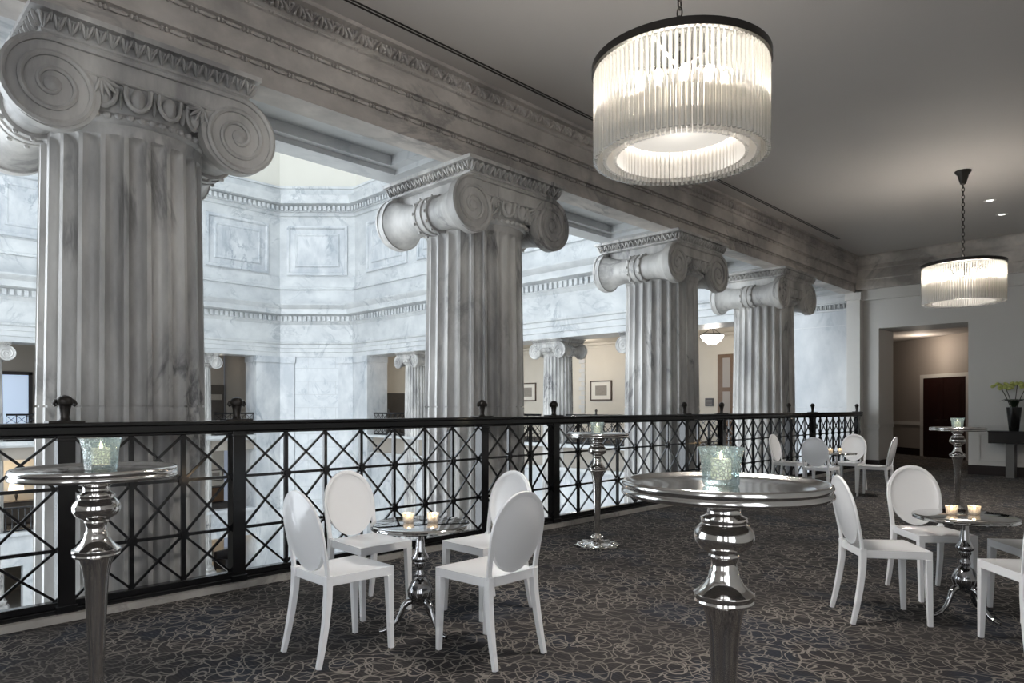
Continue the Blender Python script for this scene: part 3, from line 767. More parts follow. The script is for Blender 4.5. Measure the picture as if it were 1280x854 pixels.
def panel(x0, x1, n):
    b = MB(); w = (x1-x0)/n
    for k in range(n+1):
        x = x0+k*w
        if 0 < k < n:
            rb(b, x-.014, x+.014, -.014, .014, .118, 1.156)
            for z in ROWS[1:3]:
                b.lathe([(.036,-.022),(.036,.022)], 14, (x-RX, 0, z-RZ), 'y'); b.lathe([(.022,-.028),(.022,.028)], 12, (x-RX, 0, z-RZ), 'y')
    for z in ROWS[1:3]: rb(b, x0, x1, -.010, .010, z-.011, z+.011)
    for k in range(n):
        xa, xb = x0+k*w-RX, x0+(k+1)*w-RX
        for r in range(3):
            za, zb = ROWS[r]-RZ, ROWS[r+1]-RZ
            b.bar((xa, -.004, za), (xb, -.004, zb), .016, .016, (0,1,0)); b.bar((xa, .004, zb), (xb, .004, za), .016, .016, (0,1,0))
    b.build('lattice_panel', M['iron'], rail, 30)
e = [XS] + POSTX + [XEND]
for i in range(len(e)-1):
    x0 = e[i] + (.049 if i else 0); x1 = e[i+1] - (.049 if i < len(e)-2 else 0)
    L_ = x1-x0
    n = 1 if L_ < .5 else (3 if L_ < 1.5 else (11 if i == 0 else (7 if L_ < 3.2 else 7)))
    panel(x0, x1, n)

# railings of the galleries across the hall
def gallery_rail(label, p, q):
    p, q = Vector(p), Vector(q); d = q-p; L_ = d.length
    t = thing('gallery_railing', label, 'railing', (p.x, p.y, 0), atan2(d.y, d.x), None)
    b = MB(); b.box(0, L_, -.04, .04, 1.02, 1.10); b.build('top_rail', M['iron'], t, 0)
    b = MB(); b.box(0, L_, -.03, .03, .0, .08); b.build('bottom_rail', M['iron'], t, 0)
    b = MB(); n = max(1, round(L_/.36)); w = L_/n
    for k in range(n+1): b.box(max(0, k*w-.015), min(L_, k*w+.015), -.012, .012, .08, 1.02)
    for k in range(n):
        for (za, zb) in ((.08,.39),(.39,.71),(.71,1.02)):
            b.bar((k*w,0,za), (k*w+w,0,zb), .018); b.bar((k*w,0,zb), (k*w+w,0,za), .018)
    b.build('lattice_panel', M['iron'], t, 0)
    b = MB(); b.lathe([(.05,1.10),(.03,1.14),(.045,1.22),(.05,1.25),(0,1.29)], 10, (L_/2, 0, 0)); b.build('finial', M['bronze'], t, 40)
gallery_rail('dark gallery railing far across the hall, beneath the pale blue window', (5.45, 33.15), (8.2, 33.15))
gallery_rail('dark gallery railing far across the hall, in the dark opening next to the nearest column', (13.6, 33.15), (15.5, 33.15))
gallery_rail('dark gallery railing across the hall, below the wall with the framed print seen whole', (19.75, 16.45), (19.75, 13.70))
gallery_rail('dark gallery railing across the hall, below the partly hidden framed print', (19.75, 20.5), (19.75, 17.75))
gallery_rail('dark gallery railing across the hall beside the distant pier, in the narrow beige opening', (19.75, 28.9), (19.75, 26.4))
gallery_rail('dark gallery railing across the hall in the bay with the lit glass bowl', (19.75, 12.4), (19.75, 9.65))

# ------------------------------------------------------------------ chandeliers
def chandelier(label, x, y, first=None):
    ZT, ZB, R = 3.355, 2.81, .50
    t = thing('glass_rod_chandelier', label, 'chandelier', (x, y, ZT), 0, None)
    z = lambda v: v-ZT
    b = MB()
    for (r0, r1, za, zb) in ((R-.012, R+.014, z(3.32), z(3.365)),):
        vs = []; fs = []; n = 72
        for (r, zz) in ((r0,za),(r1,za),(r1,zb),(r0,zb)):
            for k in range(n): vs.append((r*cos(2*pi*k/n), r*sin(2*pi*k/n), zz))
        for i in range(4):
            for k in range(n):
                a, c = i*n+k, i*n+(k+1) % n; e_ = (i+1) % 4
                fs.append((a, c, e_*n+(k+1) % n, e_*n+k))
        b.add(vs, fs)
    for k in range(3):
        a = k*pi/3+.2; b.bar((R*cos(a), R*sin(a), z(3.345)), (-R*cos(a), -R*sin(a), z(3.345)), .016)
    b.lathe([(.02,z(3.05)),(.02,z(3.40)),(.012,z(3.44))], 12)
    b.build('ring_frame', M['bronze'], t, 40)
    rod = MB(); rod.lathe([(.0115,z(ZB)),(.0125,z(ZB+.01)),(.0125,z(3.30)),(.006,z(3.318))], 6)
    ro = rod.build('glass_rod', M['rod'], t, 60)
    n = 100
    for k in range(n):
        a = 2*pi*k/n
        o = ro if k == 0 else ro.copy()
        if k: col.objects.link(o); o.parent = t
        o.location = (R*cos(a)*.985, R*sin(a)*.985, 0); o.rotation_euler = (0,0,a)
    b = MB()
    for k in range(n):
        a = 2*pi*(k+.5)/n; b.sphere((R*.985*cos(a), R*.985*sin(a), z(3.30)), .011, 6, 4)
    o = b.build('glass_beads', M['rod'], t, 60); o['kind'] = 'stuff'
    b = MB()
    for (r, n2, zb, zt) in ((.435, 96, ZB+.005, ZB+.29), (.375, 84, ZB+.01, ZB+.28)):
        for k in range(n2):
            a = 2*pi*k/n2; b.lathe([(.0125,z(zb)),(.0125,z(zt))], 5, (r*cos(a), r*sin(a), 0))
    o = b.build('inner_glass_rods', M['frost'], t, 60); o['kind'] = 'stuff'
    b = MB(); b.lathe([(0,z(ZB+.15)),(.33,z(ZB+.16)),(.335,z(ZB+.17)),(0,z(ZB+.175))], 48); b.build('diffuser', M['diff'], t, 40)
    b = MB(); b.lathe([(.335,z(ZB+.172)),(.35,z(ZB+.172)),(.35,z(ZB+.285)),(.335,z(ZB+.285)),(.335,z(ZB+.172))], 48, cap=False); b.build('inner_shade', M['diff2'], t, 40)
    bm_ = MB(); bm_.sphere((0,0,0), (.026,.026,.05), 10, 8)
    bo = None
    for k in range(12):
        a = 2*pi*k/12+.1
        if bo is None: bo = bm_.build('bulb', M['bulb'], t, 60); o = bo
        else: o = bo.copy(); col.objects.link(o); o.parent = t
        o.location = (.27*cos(a), .27*sin(a), z(ZB+.38))
    ch = MB(); zz = 3.43; k = 0
    while zz < 4.48:
        pts = []
        for j in range(14):
            a = 2*pi*j/14; px, pz = .016*cos(a), .034*sin(a)
            pts.append((px, 0, z(zz+.03)+pz) if k % 2 else (0, px, z(zz+.03)+pz))
        ch.tube(pts, .0055, 6, closed=True); zz += .052; k += 1
    ch.build('chain', M['bronze'], t, 60)
    b = MB(); b.lathe([(.012,z(4.46)),(.035,z(4.475)),(.055,z(4.54)),(.07,z(4.60)),(.10,z(4.635)),(.105,z(4.655)),(.09,z(4.66))], 24); b.build('ceiling_canopy', M['bronze'], t, 40)
    l = bpy.data.lights.new('chandelier_light', 'POINT'); l.energy = CHW*.8; l.shadow_soft_size = .12; l.color = (1,.94,.87)
    lo = bpy.data.objects.new('chandelier_light', l); col.objects.link(lo); lo.location = (x, y, ZB+.40)
    l = bpy.data.lights.new('chandelier_low_light', 'POINT'); l.energy = CHW*.12; l.shadow_soft_size = .15; l.color = (1,.95,.89)
    lo = bpy.data.objects.new('chandelier_low_light', l); col.objects.link(lo); lo.location = (x, y, ZB+.04)
    l = bpy.data.lights.new('chandelier_fill_spot', 'SPOT'); l.energy = CHW*4.2; l.shadow_soft_size = .20; l.color = (1,.95,.89); l.spot_size = radians(142); l.spot_blend = .35  # added spot to brighten the chairs below, cone kept clear of the rods
    lo = bpy.data.objects.new('chandelier_fill_spot', l); col.objects.link(lo); lo.location = (x, y, ZB+.11)
chandelier('large round chandelier of clear glass rods hanging nearest, over the carpet and silver tables', 3.58, 2.12)
chandelier('smaller-looking distant chandelier of glass rods hanging on its chain near the corridor opening', 11.29, 2.21)
for i, (x, y, lab) in enumerate(((13.2, 2.22, 'small recessed ceiling light closer to the distant chandelier chain'), (14.3, 2.23, 'small recessed ceiling light farther from the chandelier, near the end wall'))):
    t = thing('recessed_downlight', lab, 'ceiling light', (x, y, ZC))
    b = MB(); b.lathe([(.05,-.001),(.055,-.006),(.085,-.006),(.09,.0),(.09,.01),(.05,.01)], 24, cap=False); b.build('trim_ring', M['trimw'], t, 40)
    b = MB(); b.lathe([(.0,-.002),(.05,-.002),(.05,.005)], 20); b.build('lens', M['down'], t, 40)

# ------------------------------------------------------------------ chairs
def make_chair(label):
    t = thing('oval_back_chair', label, 'chair', (0,0,0))
    P = M['plastic']
    # seat: gently dished plate on an apron, slightly narrower at the rear
    b = MB(); N = 10; vs = []; fs = []
    def sw(x): return .176 + .024*(x+.19)/.41
    for i in range(N+1):
        x = -.19 + .41*i/N
        for j in range(N+1):
            v = -1+2*j/N; dz = -.010*max(0, 1-v*v)*max(0, 1-((x-.0)/.2)**2)
            vs.append((x, v*sw(x), .462+dz))
    for i in range(N):
        for j in range(N):
            a = i*(N+1)+j; fs.append((a, a+N+1, a+N+2, a+1))
    b.add(vs, fs)
    rim = [(-.19,-sw(-.19)),(.22,-sw(.22)),(.22,sw(.22)),(-.19,sw(-.19))]
    vs = [(x,y,.462) for x,y in rim]+[(x,y,.412) for x,y in rim]; inn = [(x*.93+.001,y*.92,.412) for x,y in rim]+[(x*.93+.001,y*.92,.447) for x,y in rim]
    b.add(vs+inn, [(k,(k+1)%4,(k+1)%4+4,k+4) for k in range(4)]+[(k+4,(k+1)%4+4,(k+1)%4+8,k+8) for k in range(4)]+[(k+8,(k+1)%4+8,(k+1)%4+12,k+12) for k in range(4)]+[(15,14,13,12)])
    b.build('seat', P, t, 35, .004)
    for s in (-1, 1):
        b = MB(); y = s*(sw(.22)-.021)
        b.frustum((.212, s*.181, 0), (.0135,.0135), (.199, y, .415), (.021,.021)); b.build('leg', P, t, 30, .003)
    for s in (-1, 1):
        b = MB(); y = s*.166
        b.tube([(-.245,s*.186,0),(-.222,s*.183,.10),(-.200,s*.179,.22),(-.184,s*.174,.34),(-.180,s*.171,.43),(-.182,s*.171,.47)], [.72,.82,.92,1,1.05,1.05], 4, flat=(.036,.036), up=(0,1,0))
        b.build('leg', P, t, 40, .003)
    # hoop: straight stiles to the widest point, then half an ellipse
    lean = lambda z: -.186 - .085*max(0, (z-.47)/.43)**1.15
    pts = []
    for z in (.455, .50, .55, .60, .65): pts.append((lean(z), .176+.008*(z-.455)/.2, z))
    cz, ay, az = .69, .184, .205
    for j in range(17):
        a = pi*j/16; z = cz+az*sin(a); pts.append((lean(z), ay*cos(a), z))
    for z in (.65, .60, .55, .50, .455): pts.append((lean(z), -(.176+.008*(z-.455)/.2), z))
    b = MB(); b.tube(pts, 1.0, 4, flat=(.030, .016)); b.build('back_frame', P, t, 50, .003)
    # oval shell, thin and slightly cupped, with a lip
    b = MB(); vs = []; fs = []; seg = 40
    oy, oz = .183, .214; c0z = .684
    lay = [(0,.020,0),(.35,.017,0),(.7,.010,0),(.92,.002,0),(.975,-.002,0),(1.0,-.002,0)]
    for side in (1, -1):
        base = len(vs)
        for (f, cup, _) in lay:
            for k in range(seg):
                a = 2*pi*k/seg; z = c0z+oz*f*sin(a); vs.append((lean(z)-cup+side*.006+(.004*side if f > .95 else 0), oy*f*cos(a), z))
        for i in range(len(lay)-1):
            for k in range(seg):
                a, c = base+i*seg+k, base+i*seg+(k+1) % seg; fs.append((a, c, c+seg, a+seg))
    m1 = (len(lay)-1)*seg; m2 = len(lay)*seg + m1
    for k in range(seg): fs.append((m1+k, m1+(k+1) % seg, m2+(k+1) % seg, m2+k))
    b.add(vs, fs); b.build('backrest', P, t, 40)
    return t
CH = [
 (2.08, 3.37, 0, 'white chair whose shaded oval back faces the tall table before the nearest column'),
 (2.63, 3.92, -90, 'white oval-back chair facing the room at the railing, its back against the lattice'),
 (3.18, 3.345, 180, 'white oval-back chair at the railing table almost hidden behind another chair'),
 (2.64, 2.76, 90, 'white chair at the railing table with its oval back square to the camera'),
 (4.842, 1.396, -52, 'white oval-back chair in side view just past the large silver pedestal table'),
 (5.675, 1.31, 222, 'white oval-back chair facing the camera behind the low silver table with two votives'),
 (5.57, .66, 128, 'white chair cut by the picture edge, beyond the low silver table'),
 (4.76, .58, 38, 'white chair cut by the picture edge, nearest to the camera'),
 (11.15, 4.60, -90, 'distant white chair in profile right against the railing'),
 (10.62, 3.9, 0, 'distant white chair with its shaded oval back to the camera'),
 (11.84, 3.9, 180, 'distant white chair facing the camera in front of the railing end'),
 (11.37, 3.36, 93, 'distant white chair in profile standing free near the corridor opening'),
]
ch0 = None
for (x, y, h, lab) in CH:
    if ch0 is None: ch0 = make_chair(lab); ch0.location = (x, y, 0); ch0.rotation_euler = (0,0,radians(h)); ch0['group'] = 'white oval-back chairs'
    else: dup(ch0, (x, y, 0), radians(h), lab, 'white oval-back chairs')

# ------------------------------------------------------------------ tall silver pedestal tables
def tall_table(label):
    t = thing('pedestal_table', label, 'table', (0,0,0), 0, 'tall silver pedestal tables')
    b = MB(); b.lathe([(0,1.086),(.15,1.086),(.255,1.087),(.275,1.091),(.290,1.100),(.298,1.102),(.304,1.098),(.307,1.090),(.303,1.082),(.302,1.079),(.308,1.072),(.308,1.064),(.302,1.058),(.285,1.056),(.10,1.052),(0,1.052)], 72)
    b.build('tabletop', M['steel'], t, 50)
    b = MB(); b.lathe([(.063,1.054),(.063,1.035),(.058,1.03),(.050,1.022),(.049,1.005),(.053,.998),(.069,.990),(.070,.978),(.066,.973),(.072,.968),(.084,.955),(.090,.937),(.088,.918),(.075,.900),(.055,.888),(.044,.880),(.046,.874),(.041,.868),(.038,.850),(.040,.832),(.044,.828),(.046,.812),(.058,.790),(.075,.772),(.090,.762),(.091,.752),(.086,.745),(.088,.738),(.082,.730),(.066,.728),(.064,.722),(.054,.690),(.046,.640),(.040,.55),(.035,.42),(.030,.28),(.026,.16),(.026,.10)], 40)
    b.build('pedestal', M['chrome'], t, 50)
    b = MB(); b.lathe([(.205,0),(.21,.012),(.20,.022),(.15,.03),(.10,.042),(.066,.055),(.05,.075),(.046,.095),(.036,.115),(.028,.125)], 64, wob=lambda a, i: 1+(.07*cos(8*a) if i < 5 else .03*cos(8*a)))
    for k in range(8):
        a = 2*pi*k/8
        b.sphere((.155*cos(a), .155*sin(a), .026), (.045,.026,.016), 8, 6, Matrix.Rotation(a, 4, 'Z'))
        b.sphere((.052*cos(a), .052*sin(a), .075), (.012,.014,.034), 6, 5, Matrix.Rotation(a, 4, 'Z'))
        a += pi/8; b.sphere((.185*cos(a), .185*sin(a), .018), (.02,.03,.014), 8, 6, Matrix.Rotation(a, 4, 'Z'))
    b.build('foot', M['chrome'], t, 50)
    return t
TT = [(1.982, 1.019, 1.02, 'large foreground silver pedestal table in the middle of the carpet'),
      (.842, 3.246, 1.0, 'tall silver pedestal table by the railing, in front of the nearest column'),
      (5.375, 4.09, 1.0, 'tall silver pedestal table standing against the railing, its ornate round foot in full view'),
      (10.044, 2.025, 1.0, 'distant tall silver pedestal table before the dark corridor door')]
t0 = None
for (x, y, s, lab) in TT:
    if t0 is None: t0 = tall_table(lab); o = t0
    else: o = dup(t0, (x, y, 0), 0, lab)
    o.location = (x, y, 0); o.scale = (s, s, s)
def candle_cup(label, x, y, z, s, wax):
    z += .0015
    t = thing('candle_holder', label, 'candle holder', (x, y, z), 0, 'crackle-glass candle holders')
    b = MB(); seg = 40
    b.lathe([(0,.002),(.050,0),(.054,.004),(.056,.02),(.058,.05),(.061,.08),(.066,.10),(.070,.115),(.069,.118),(.063,.102),(.057,.08),(.054,.05),(.052,.024),(0,.020)], seg, wob=lambda a, i: 1+.012*sin(5*a+i)+.008*sin(9*a))
    b.build('glass_cup', M['crackle'], t, 60); t.scale = (s, s, s)
    c = thing('pillar_candle', wax, 'candle', (x, y, z+.0205*s), 0, 'candles in the crackle-glass holders'); c.scale = (s, s, s)
    b = MB(); b.lathe([(0,0),(.030,0),(.031,.004),(.031,.058),(.028,.062),(.012,.057),(0,.056)], 20); b.build('wax', M['wax'], c, 40)
    b = MB(); b.lathe([(0,.058),(.004,.062),(.0055,.07),(.003,.080),(0,.088)], 8); b.build('flame', M['flame'], c, 60)
    l = bpy.data.lights.new('candle_glow', 'POINT'); l.energy = .10; l.color = (1,.74,.46); l.shadow_soft_size = .012
    lo = bpy.data.objects.new('candle_glow', l); col.objects.link(lo); lo.location = (x, y, z+.118*s)
candle_cup('aqua crackle-glass candle holder on the large foreground table', 1.975, 1.025, 1.086*1.02, 1.0, 'lit candle glowing in the holder on the large foreground table')
candle_cup('aqua crackle-glass candle holder on the table in front of the nearest column', .865, 3.27, 1.086, 1.12, 'lit candle glowing in the holder on the table before the nearest column')
candle_cup('aqua crackle-glass candle holder on the tall table against the railing', 5.375, 4.09, 1.086, 1.0, 'lit candle in the holder on the tall table against the railing')
candle_cup('small crackle-glass candle holder on the distant tall table before the dark door', 10.044, 2.025, 1.086, 1.1, 'lit candle in the holder on the distant tall table')

# ------------------------------------------------------------------ low tripod tables with votives
def low_table(label, angs):
    t = thing('low_tripod_table', label, 'table', (0,0,0), 0, 'low silver tripod tables')
    b = MB(); b.lathe([(0,.65),(.285,.65),(.298,.647),(.302,.640),(.298,.633),(.300,.628),(.296,.622),(.27,.620),(0,.618)], 64); b.build('tabletop', M['mirror'], t, 50)
    b = MB(); b.lathe([(.05,.62),(.045,.605),(.024,.595),(.023,.56),(.027,.51),(.034,.475),(.047,.455),(.054,.440),(.052,.428),(.034,.415),(.037,.400),(.024,.380),(.020,.365),(.030,.350),(.033,.335),(.024,.322),(.036,.312),(.055,.293),(.069,.262),(.077,.240),(.073,.205),(.055,.175),(.03,.160),(.018,.148),(0,.143)], 36); b.build('pedestal', M['darkchrome'], t, 50)
    for a in angs:
        a = radians(a); pr = [(.040,.185),(.075,.178),(.100,.155),(.115,.115),(.138,.070),(.180,.030),(.222,.015),(.245,.012)]
        b = MB(); b.tube([(r*cos(a), r*sin(a), z) for r, z in pr], [.020,.021,.020,.017,.015,.013,.012,.011], 10); b.build('leg', M['darkchrome'], t, 60)
    return t
LT = [(2.595, 3.312, 'low silver tripod table between the four white chairs at the railing', (270, 30, 150)),
      (5.26, 1.02, 'low silver tripod table among the four white chairs at the picture edge', (146, 240, 350)),
      (11.219, 3.89, 'low silver tripod table among the distant chairs at the railing end', (146, 240, 350))]
VL = [[('votive glass nearer the picture edge on the railing table', (518,642.5)), ('votive glass nearer the hidden chair on the railing table', (540,643.5))],
      [('votive glass nearer the big silver table, on the picture-edge table', (1192,636)), ('votive glass farther from the big silver table, on the picture-edge table', (1213,637))],
      [('distant votive glass beside the shaded oval chair back', (1037.5,564)), ('distant votive glass beside the chair facing the camera', (1045.5,564))]]
def on_plane(px, py, z):
    S_, C_ = .69874, .71538; r = (px-640)/860; u = (509.5-py)/860; t = (z-1.35)/u
    return ((r*S_+C_)*t, (-r*C_+S_)*t)
vp = cp = None
for i, (x, y, lab, an) in enumerate(LT):
    o = low_table(lab, an); o.location = (x, y, 0)
    for j, (vl, (dx, dy)) in enumerate(VL[i]):
        # the pair stands side by side, square to the seats
        off = [(-.05, .055), (.055, -.05)][j]
        vx, vy = x+off[0]+.01, y+off[1]+.01
        if vp is None:
            vp = thing('votive_holder', 'clear ' + vl, 'candle holder', (vx, vy, .6512), 0, 'clear glass votives in pairs')
            b = MB(); b.lathe([(0,0),(.030,0),(.033,.006),(.034,.03),(.038,.056),(.035,.056),(.031,.03),(.030,.012),(0,.010)], 14); b.build('glass_cup', M['clearcup'], vp, 20)
            cp = thing('tealight', 'lit tealight in ' + vl, 'candle', (vx, vy, .6625), 0, 'tealights in the votives')
            b = MB(); b.lathe([(0,0),(.024,0),(.024,.022),(.02,.024),(0,.022)], 16); b.build('wax', M['wax'], cp, 40)
            b = MB(); b.lathe([(0,.023),(.004,.027),(.005,.034),(.0025,.043),(0,.049)], 8); b.build('flame', M['flame'], cp, 60)
        else:
            dup(vp, (vx, vy, .6512), j*.4, 'clear ' + vl); dup(cp, (vx, vy, .6625), 0, 'lit tealight in ' + vl)
        l = bpy.data.lights.new('candle_glow', 'POINT'); l.energy = .25; l.color = (1,.70,.40); l.shadow_soft_size = .012
        lo = bpy.data.objects.new('candle_glow', l); col.objects.link(lo); lo.location = (vx, vy, .713)

# ------------------------------------------------------------------ console table with vase of flowers
t = thing('console_table', 'narrow dark console table with grey slab leg against the end wall', 'console table', (16.2, 2.1, 0))
b = MB(); b.box(-.2, .2, -.95, .62, .655, .875); b.build('drawer_box', M['black'], t, 0, .004)
b = MB(); b.box(-.21, .21, -.96, .63, .875, .895); b.build('top', M['black'], t, 0, .003)
for y in (.28, -.66):
    b = MB(); b.box(-.14, .14, y-.07, y+.07, 0, .655); b.build('leg', M['legrey'], t, 0, .003)
t = thing('vase', 'tall tapered black vase on the console table', 'vase', (16.15, 2.33, .895))
b = MB(); b.lathe([(0,0),(.075,0),(.08,.01),(.125,.44),(.125,.46),(.115,.46),(.072,.03),(0,.03)], 28); b.build('vase_body', M['vase'], t, 40)
FLW = [((-.06,.22,.84), 'pale green flower head leaning furthest out from the black vase'), ((.02,-.05,.86), 'pale green flower head standing upright above the black vase'), ((-.10,.12,.80), 'pale green flower head on the shorter front stem in the black vase'), ((.0,-.20,.83), 'pale green flower head on the side of the vase toward the picture edge')]
for (p, lab) in FLW:
    f = thing('orchid_spray', lab, 'flower', (16.15, 2.33, .935), 0, 'flowers in the black vase')
    b = MB(); b.tube([(p[0]*.15,p[1]*.15,0),(p[0]*.2,p[1]*.2,.40),(p[0]*.55,p[1]*.55,.62),(p[0],p[1],p[2])], [.008,.008,.007,.006], 6); b.build('stem', M['stem'], f, 60)
    b = MB()
    for k in range(9):
        a = 2*pi*k/9+p[1]*9; r = .055 if k % 2 else .085
        b.sphere((p[0]+r*cos(a), p[1]+r*sin(a)*1.25, p[2]+.03*sin(3*a)), (.05,.034,.026), 8, 6, Matrix.Rotation(a, 4, 'Z') @ Matrix.Rotation(.4, 4, 'Y'))
    b.sphere((p[0],p[1],p[2]+.015), (.04,.04,.025), 8, 6)
    b.build('flower_head', M['petal'], f, 60)
    b = MB()
    for k in range(4):
        a = 2*pi*k/4+p[0]*11; pts = [Vector((.02*cos(a),.02*sin(a),.40)), Vector((.07*cos(a),.07*sin(a),.52)), Vector((.15*cos(a),.15*sin(a),.57)), Vector((.23*cos(a),.23*sin(a),.53))]
        b.tube(pts, [.5,1.2,1.0,.15], 4, flat=(.05,.006), up=(0,0,1))
    b.build('leaf', M['leaf'], f, 60)

# ------------------------------------------------------------------ things in the galleries and lobby
def picture(label, x, y, z, w, h, face, frame='frame'):
    t = thing('framed_print', label, 'picture', (x, y, z), face)
    b = MB()
    for (x0,x1,z0,z1) in ((-w/2,w/2,-h/2,-h/2+.05),(-w/2,w/2,h/2-.05,h/2),(-w/2,-w/2+.05,-h/2,h/2),(w/2-.05,w/2,-h/2,h/2)): b.box(x0,x1,-.05,0,z0,z1)
    b.build('frame', M[frame], t, 0)
    b = MB(); b.box(-w/2+.03, w/2-.03, -.025, -.01, -h/2+.03, h/2-.03); b.build('mat_board', M['paper'], t, 0)
    b = MB(); b.box(-w*.27, w*.27, -.03, -.022, -h*.25, h*.25); b.build('print', M['sketch'], t, 0)
picture('framed grey print on the cream gallery wall, fully visible between two columns', 23.99, 18.03, 2.08, 1.14, .86, -pi/2)
picture('framed print on the cream gallery wall partly hidden by the second near column', 23.99, 22.4, 2.08, 1.14, .86, -pi/2)
t = thing('wall_plaque', 'small dark wall plaque beside the tall brown door in the far gallery', 'sign', (23.99, 12.92, 1.55), -pi/2)
b = MB(); b.box(-.17,.17,-.03,0,-.15,.15); b.build('plate', M['base'], t, 0)
b = MB(); [b.box(-.12,.12,-.034,-.03,.07-.055*k,.085-.055*k) for k in range(4)]; b.build('lettering', M['sketch'], t, 0)
b = MB(); b.box(23.93, 24, 11.2, 12.56, 0, 3.34)
d2 = struct('door_2', b, M['wood'], 0, label='tall brown glazed door in the cream gallery')
for y in (12.22, 11.54):
    for (z0, z1) in ((2.1, 3.2), (.9, 1.95)):
        b = MB(); b.box(23.92, 23.935, y-.17, y+.13, z0, z1); b.build('door_pane', M['taupe'], d2, 0)
t = thing('bowl_pendant', 'glowing white glass bowl light hanging in the cream gallery', 'ceiling light', (22.0, 11.75, 4.15))
b = MB(); b.lathe([(0,-.62),(.16,-.58),(.30,-.48),(.38,-.36),(.40,-.28),(.37,-.28),(.2,-.45),(0,-.5)], 28); b.build('glass_bowl', M['bowl'], t, 50)
b = MB(); b.lathe([(.40,-.29),(.42,-.28),(.42,-.25),(.36,-.25)], 28); [b.tube([(.38*cos(a),.38*sin(a),-.26),(0,0,-.04)], .008, 6) for a in (0.3, 2.4, 4.5)]; b.lathe([(.1,-.04),(.1,-.001)], 16); b.build('hanger', M['bronze'], t, 50)
b = MB()
for (x0,x1,z0,z1) in ((3.9,4.02,.5,2.9),(6.95,7.1,.5,2.9),(5.4,5.5,.5,2.9),(3.9,7.1,2.8,2.95),(3.9,7.1,.45,.6)): b.box(x0,x1,37.2,37.3,z0,z1)
w = struct('window_9', b, M['base'], 0, label='dark-framed pale blue window in the far gallery')
b = MB(); b.box(3.95,7.05,37.25,37.28,.5,2.9); b.build('window_pane', M['gallerypane'], w, 0)
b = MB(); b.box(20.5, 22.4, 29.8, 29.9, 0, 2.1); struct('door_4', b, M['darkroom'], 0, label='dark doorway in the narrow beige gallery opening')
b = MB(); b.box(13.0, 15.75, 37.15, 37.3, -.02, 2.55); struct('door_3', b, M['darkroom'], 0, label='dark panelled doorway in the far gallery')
b = MB(); b.box(14.6, 15.6, 37.08, 37.15, 1.75, 2.05); o = b.build('wall_sign', M['sketch'], None, 0); tag(o, 'pale sign over the dark doorway in the far gallery', 'sign')

def table_lamp(label, x, y, z, s=1.0):
    t = thing('table_lamp', label, 'lamp', (x, y, z)); t.scale = (s,s,s)
    b = MB(); b.lathe([(.12,0),(.12,.03),(.03,.06),(.06,.2),(.07,.3),(.02,.42),(.015,.6)], 20); b.build('lamp_base', M['bronze'], t, 50)
    b = MB(); b.lathe([(.34,.45),(.26,.85),(.25,.85),(.33,.45)], 28, cap=False); b.build('lamp_shade', M['shade'], t, 50)
    l = bpy.data.lights.new('lamp_glow', 'POINT'); l.energy = 55; l.color = (1,.82,.58); l.shadow_soft_size = .15
    lo = bpy.data.objects.new('lamp_glow', l); col.objects.link(lo); lo.location = (x, y-.1, z+1.0*s)
def cabinet(label, x0, x1, y0, y1, z0, z1, mat):
    t = thing('lobby_cabinet', label, 'cabinet', ((x0+x1)/2, (y0+y1)/2, z0)); w, d, h = x1-x0, y1-y0, z1-z0
    b = MB(); b.box(-w/2,w/2,-d/2,d/2,.08,h); b.build('body', M[mat], t, 0)
    b = MB(); b.box(-w/2-.03,w/2+.03,-d/2-.03,d/2+.03,h,h+.04); b.build('top', M['base'], t, 0)
    for k in range(2):
        b = MB(); b.box(-w/2+.03+k*w/2, -.03+k*w/2, -d/2-.02, -d/2, .12, h-.05); b.build('door', M[mat], t, 0)
    b = MB(); b.box(-w/2+.04,w/2-.04,-d/2+.04,d/2-.04,0,.08); b.build('plinth', M['base'], t, 0)
cabinet('low dark cabinet in the lobby alcove across the hall, under the glowing lamp', 5.4, 7.2, 35.9, 36.4, -3.7, -2.75, 'darkroom')
table_lamp('glowing table lamp on the cabinet in the lobby alcove across the hall', 6.3, 36.1, -2.71, .9)
cabinet('low brown cabinet in the lobby alcove under the small framed picture', 14.3, 15.5, 36.6, 37.1, -3.7, -2.9, 'wood')
picture('small framed picture on the lobby alcove wall, seen low through the railing', 15.35, 37.29, -2.3, .75, .6, 0)
def armchair(label, x, y, z, rz):
    t = thing('club_armchair', label, 'armchair', (x, y, z), rz)
    b = MB(); b.box(-.40,.40,-.40,.30,.12,.42); b.build('seat', M['leather'], t, 0, .03)
    b = MB(); b.box(-.45,.45,.25,.45,.12,.95); b.build('backrest', M['leather'], t, 0, .04)
    for s in (-1,1):
        b = MB(); b.box(s*.47-.08,s*.47+.08,-.42,.40,.12,.64); b.build('arm', M['leather'], t, 0, .04)
        for yy in (-.35,.35): b = MB(); b.frustum((s*.42,yy,0),(.02,.02),(s*.42,yy,.13),(.03,.03)); b.build('leg', M['base'], t, 0)
armchair('dark armchair on the hall floor inside the low arch, seen through the railing below', 14.75, 34.4, ZG, .4)
cabinet('small dark side cabinet on the hall floor inside the low arch', 14.0, 14.9, 36.5, 37.0, ZG, ZG+.75, 'darkroom')
table_lamp('glowing table lamp on the side cabinet inside the low arch below', 14.4, 36.7, ZG+.79, .8)
t = thing('lobby_balustrade', 'dark curved balustrade in front of the glowing lamp in the lobby alcove', 'railing', (5.9, 33.35, -3.6))
b = MB(); b.tube([(-.9,.1,.95),(-.3,.0,.95),(.4,.0,.95),(.9,.2,.95)], .05, 8); b.build('handrail', M['iron'], t, 50)
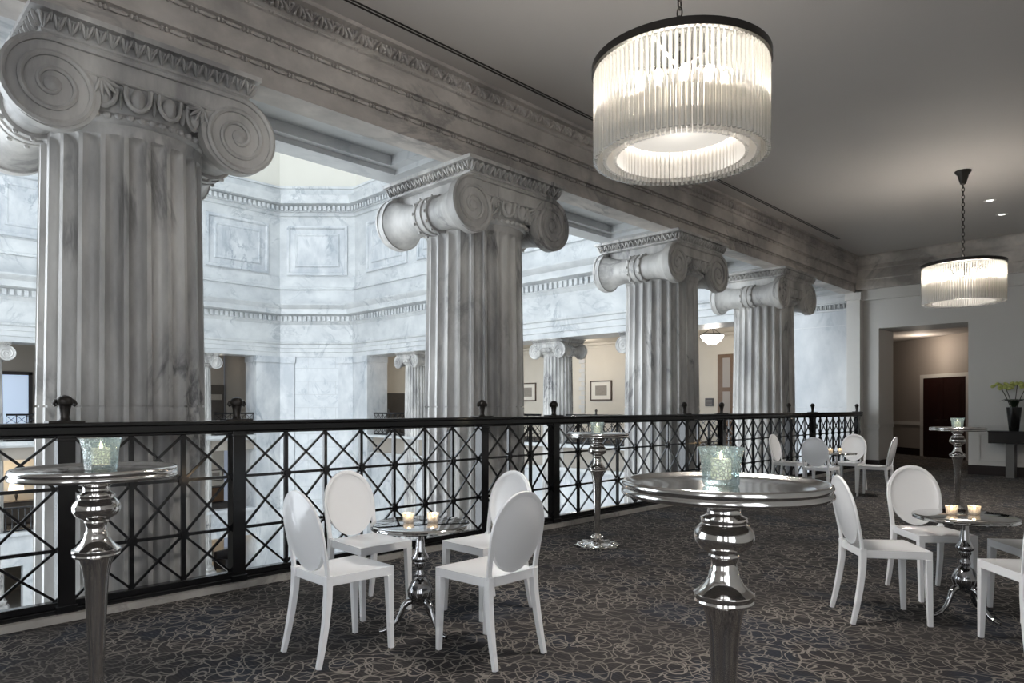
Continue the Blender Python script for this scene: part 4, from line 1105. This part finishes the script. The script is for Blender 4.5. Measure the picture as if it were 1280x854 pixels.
for k in range(9):
    u = k/8; x = -.85+1.7*u; y = .1*(2*u-1)**2
    b = MB(); b.lathe([(.03,0),(.045,.2),(.02,.4),(.03,.92)], 8, (x, y, 0)); b.build('baluster', M['iron'], t, 50)
b = MB(); b.tube([(-.9,.1,.04),(-.3,.0,.04),(.4,.0,.04),(.9,.2,.04)], .04, 8); b.build('bottom_rail', M['iron'], t, 50)

# ------------------------------------------------------------------ lights of the place
def point(loc, e, c=(1,.9,.78), r=.2):
    l = bpy.data.lights.new('room_light', 'POINT'); l.energy = e; l.color = c; l.shadow_soft_size = r
    o = bpy.data.objects.new('room_light', l); col.objects.link(o); o.location = loc
point((22.0, 11.75, 3.45), 55, (1,.93,.86)); point((22.0, 18.0, 3.6), 72, (1,.93,.86)); point((22.0, 26.0, 3.6), 40, (1,.93,.86))
point((3.5, 35.4, 3.6), 30, (1,.95,.9)); point((15, 36, 3.4), 6)
point((20.6, 5.0, 2.9), 26, (1,.85,.7), .08); point((19.0, 3.0, 3.0), 10, (1,.85,.72), .1)
sp = bpy.data.lights.new('door_downlight', 'SPOT'); sp.energy = 14; sp.color = (1,.90,.78); sp.spot_size = radians(62); sp.spot_blend = .6; sp.shadow_soft_size = .04
so = bpy.data.objects.new('door_downlight', sp); col.objects.link(so)
mid = P0 + dv*1.32; so.location = (mid.x-dv.y*.25, mid.y+dv.x*.25, 3.2)

w = bpy.data.worlds.new('sky'); scene.world = w; w.use_nodes = True
bg = w.node_tree.nodes['Background']; bg.inputs['Color'].default_value = (.7,.8,1,1); bg.inputs['Strength'].default_value = .3

# ------------------------------------------------------------------ camera and view
cam = bpy.data.cameras.new('camera'); co = bpy.data.objects.new('camera', cam); col.objects.link(co)
co.location = (0, 0, 1.35); co.rotation_euler = (pi/2, 0, atan2(.69874, .71538) - pi/2)
cam.sensor_width = 36; cam.lens = 36*860/1280; cam.shift_y = 82.5/1280; cam.clip_start = .05; cam.clip_end = 200
scene.camera = co
vs_ = scene.view_settings
vs_.view_transform = 'Standard'; vs_.look = 'None'; vs_.gamma = 1; vs_.use_curve_mapping = False
vs_.exposure = 0.0
scene.cycles.max_bounces = 8; scene.cycles.diffuse_bounces = 4; scene.cycles.glossy_bounces = 4; scene.cycles.transparent_max_bounces = 16
scene.cycles.sample_clamp_indirect = 6; scene.cycles.caustics_reflective = False; scene.cycles.caustics_refractive = False
scene.cycles.use_denoising = True
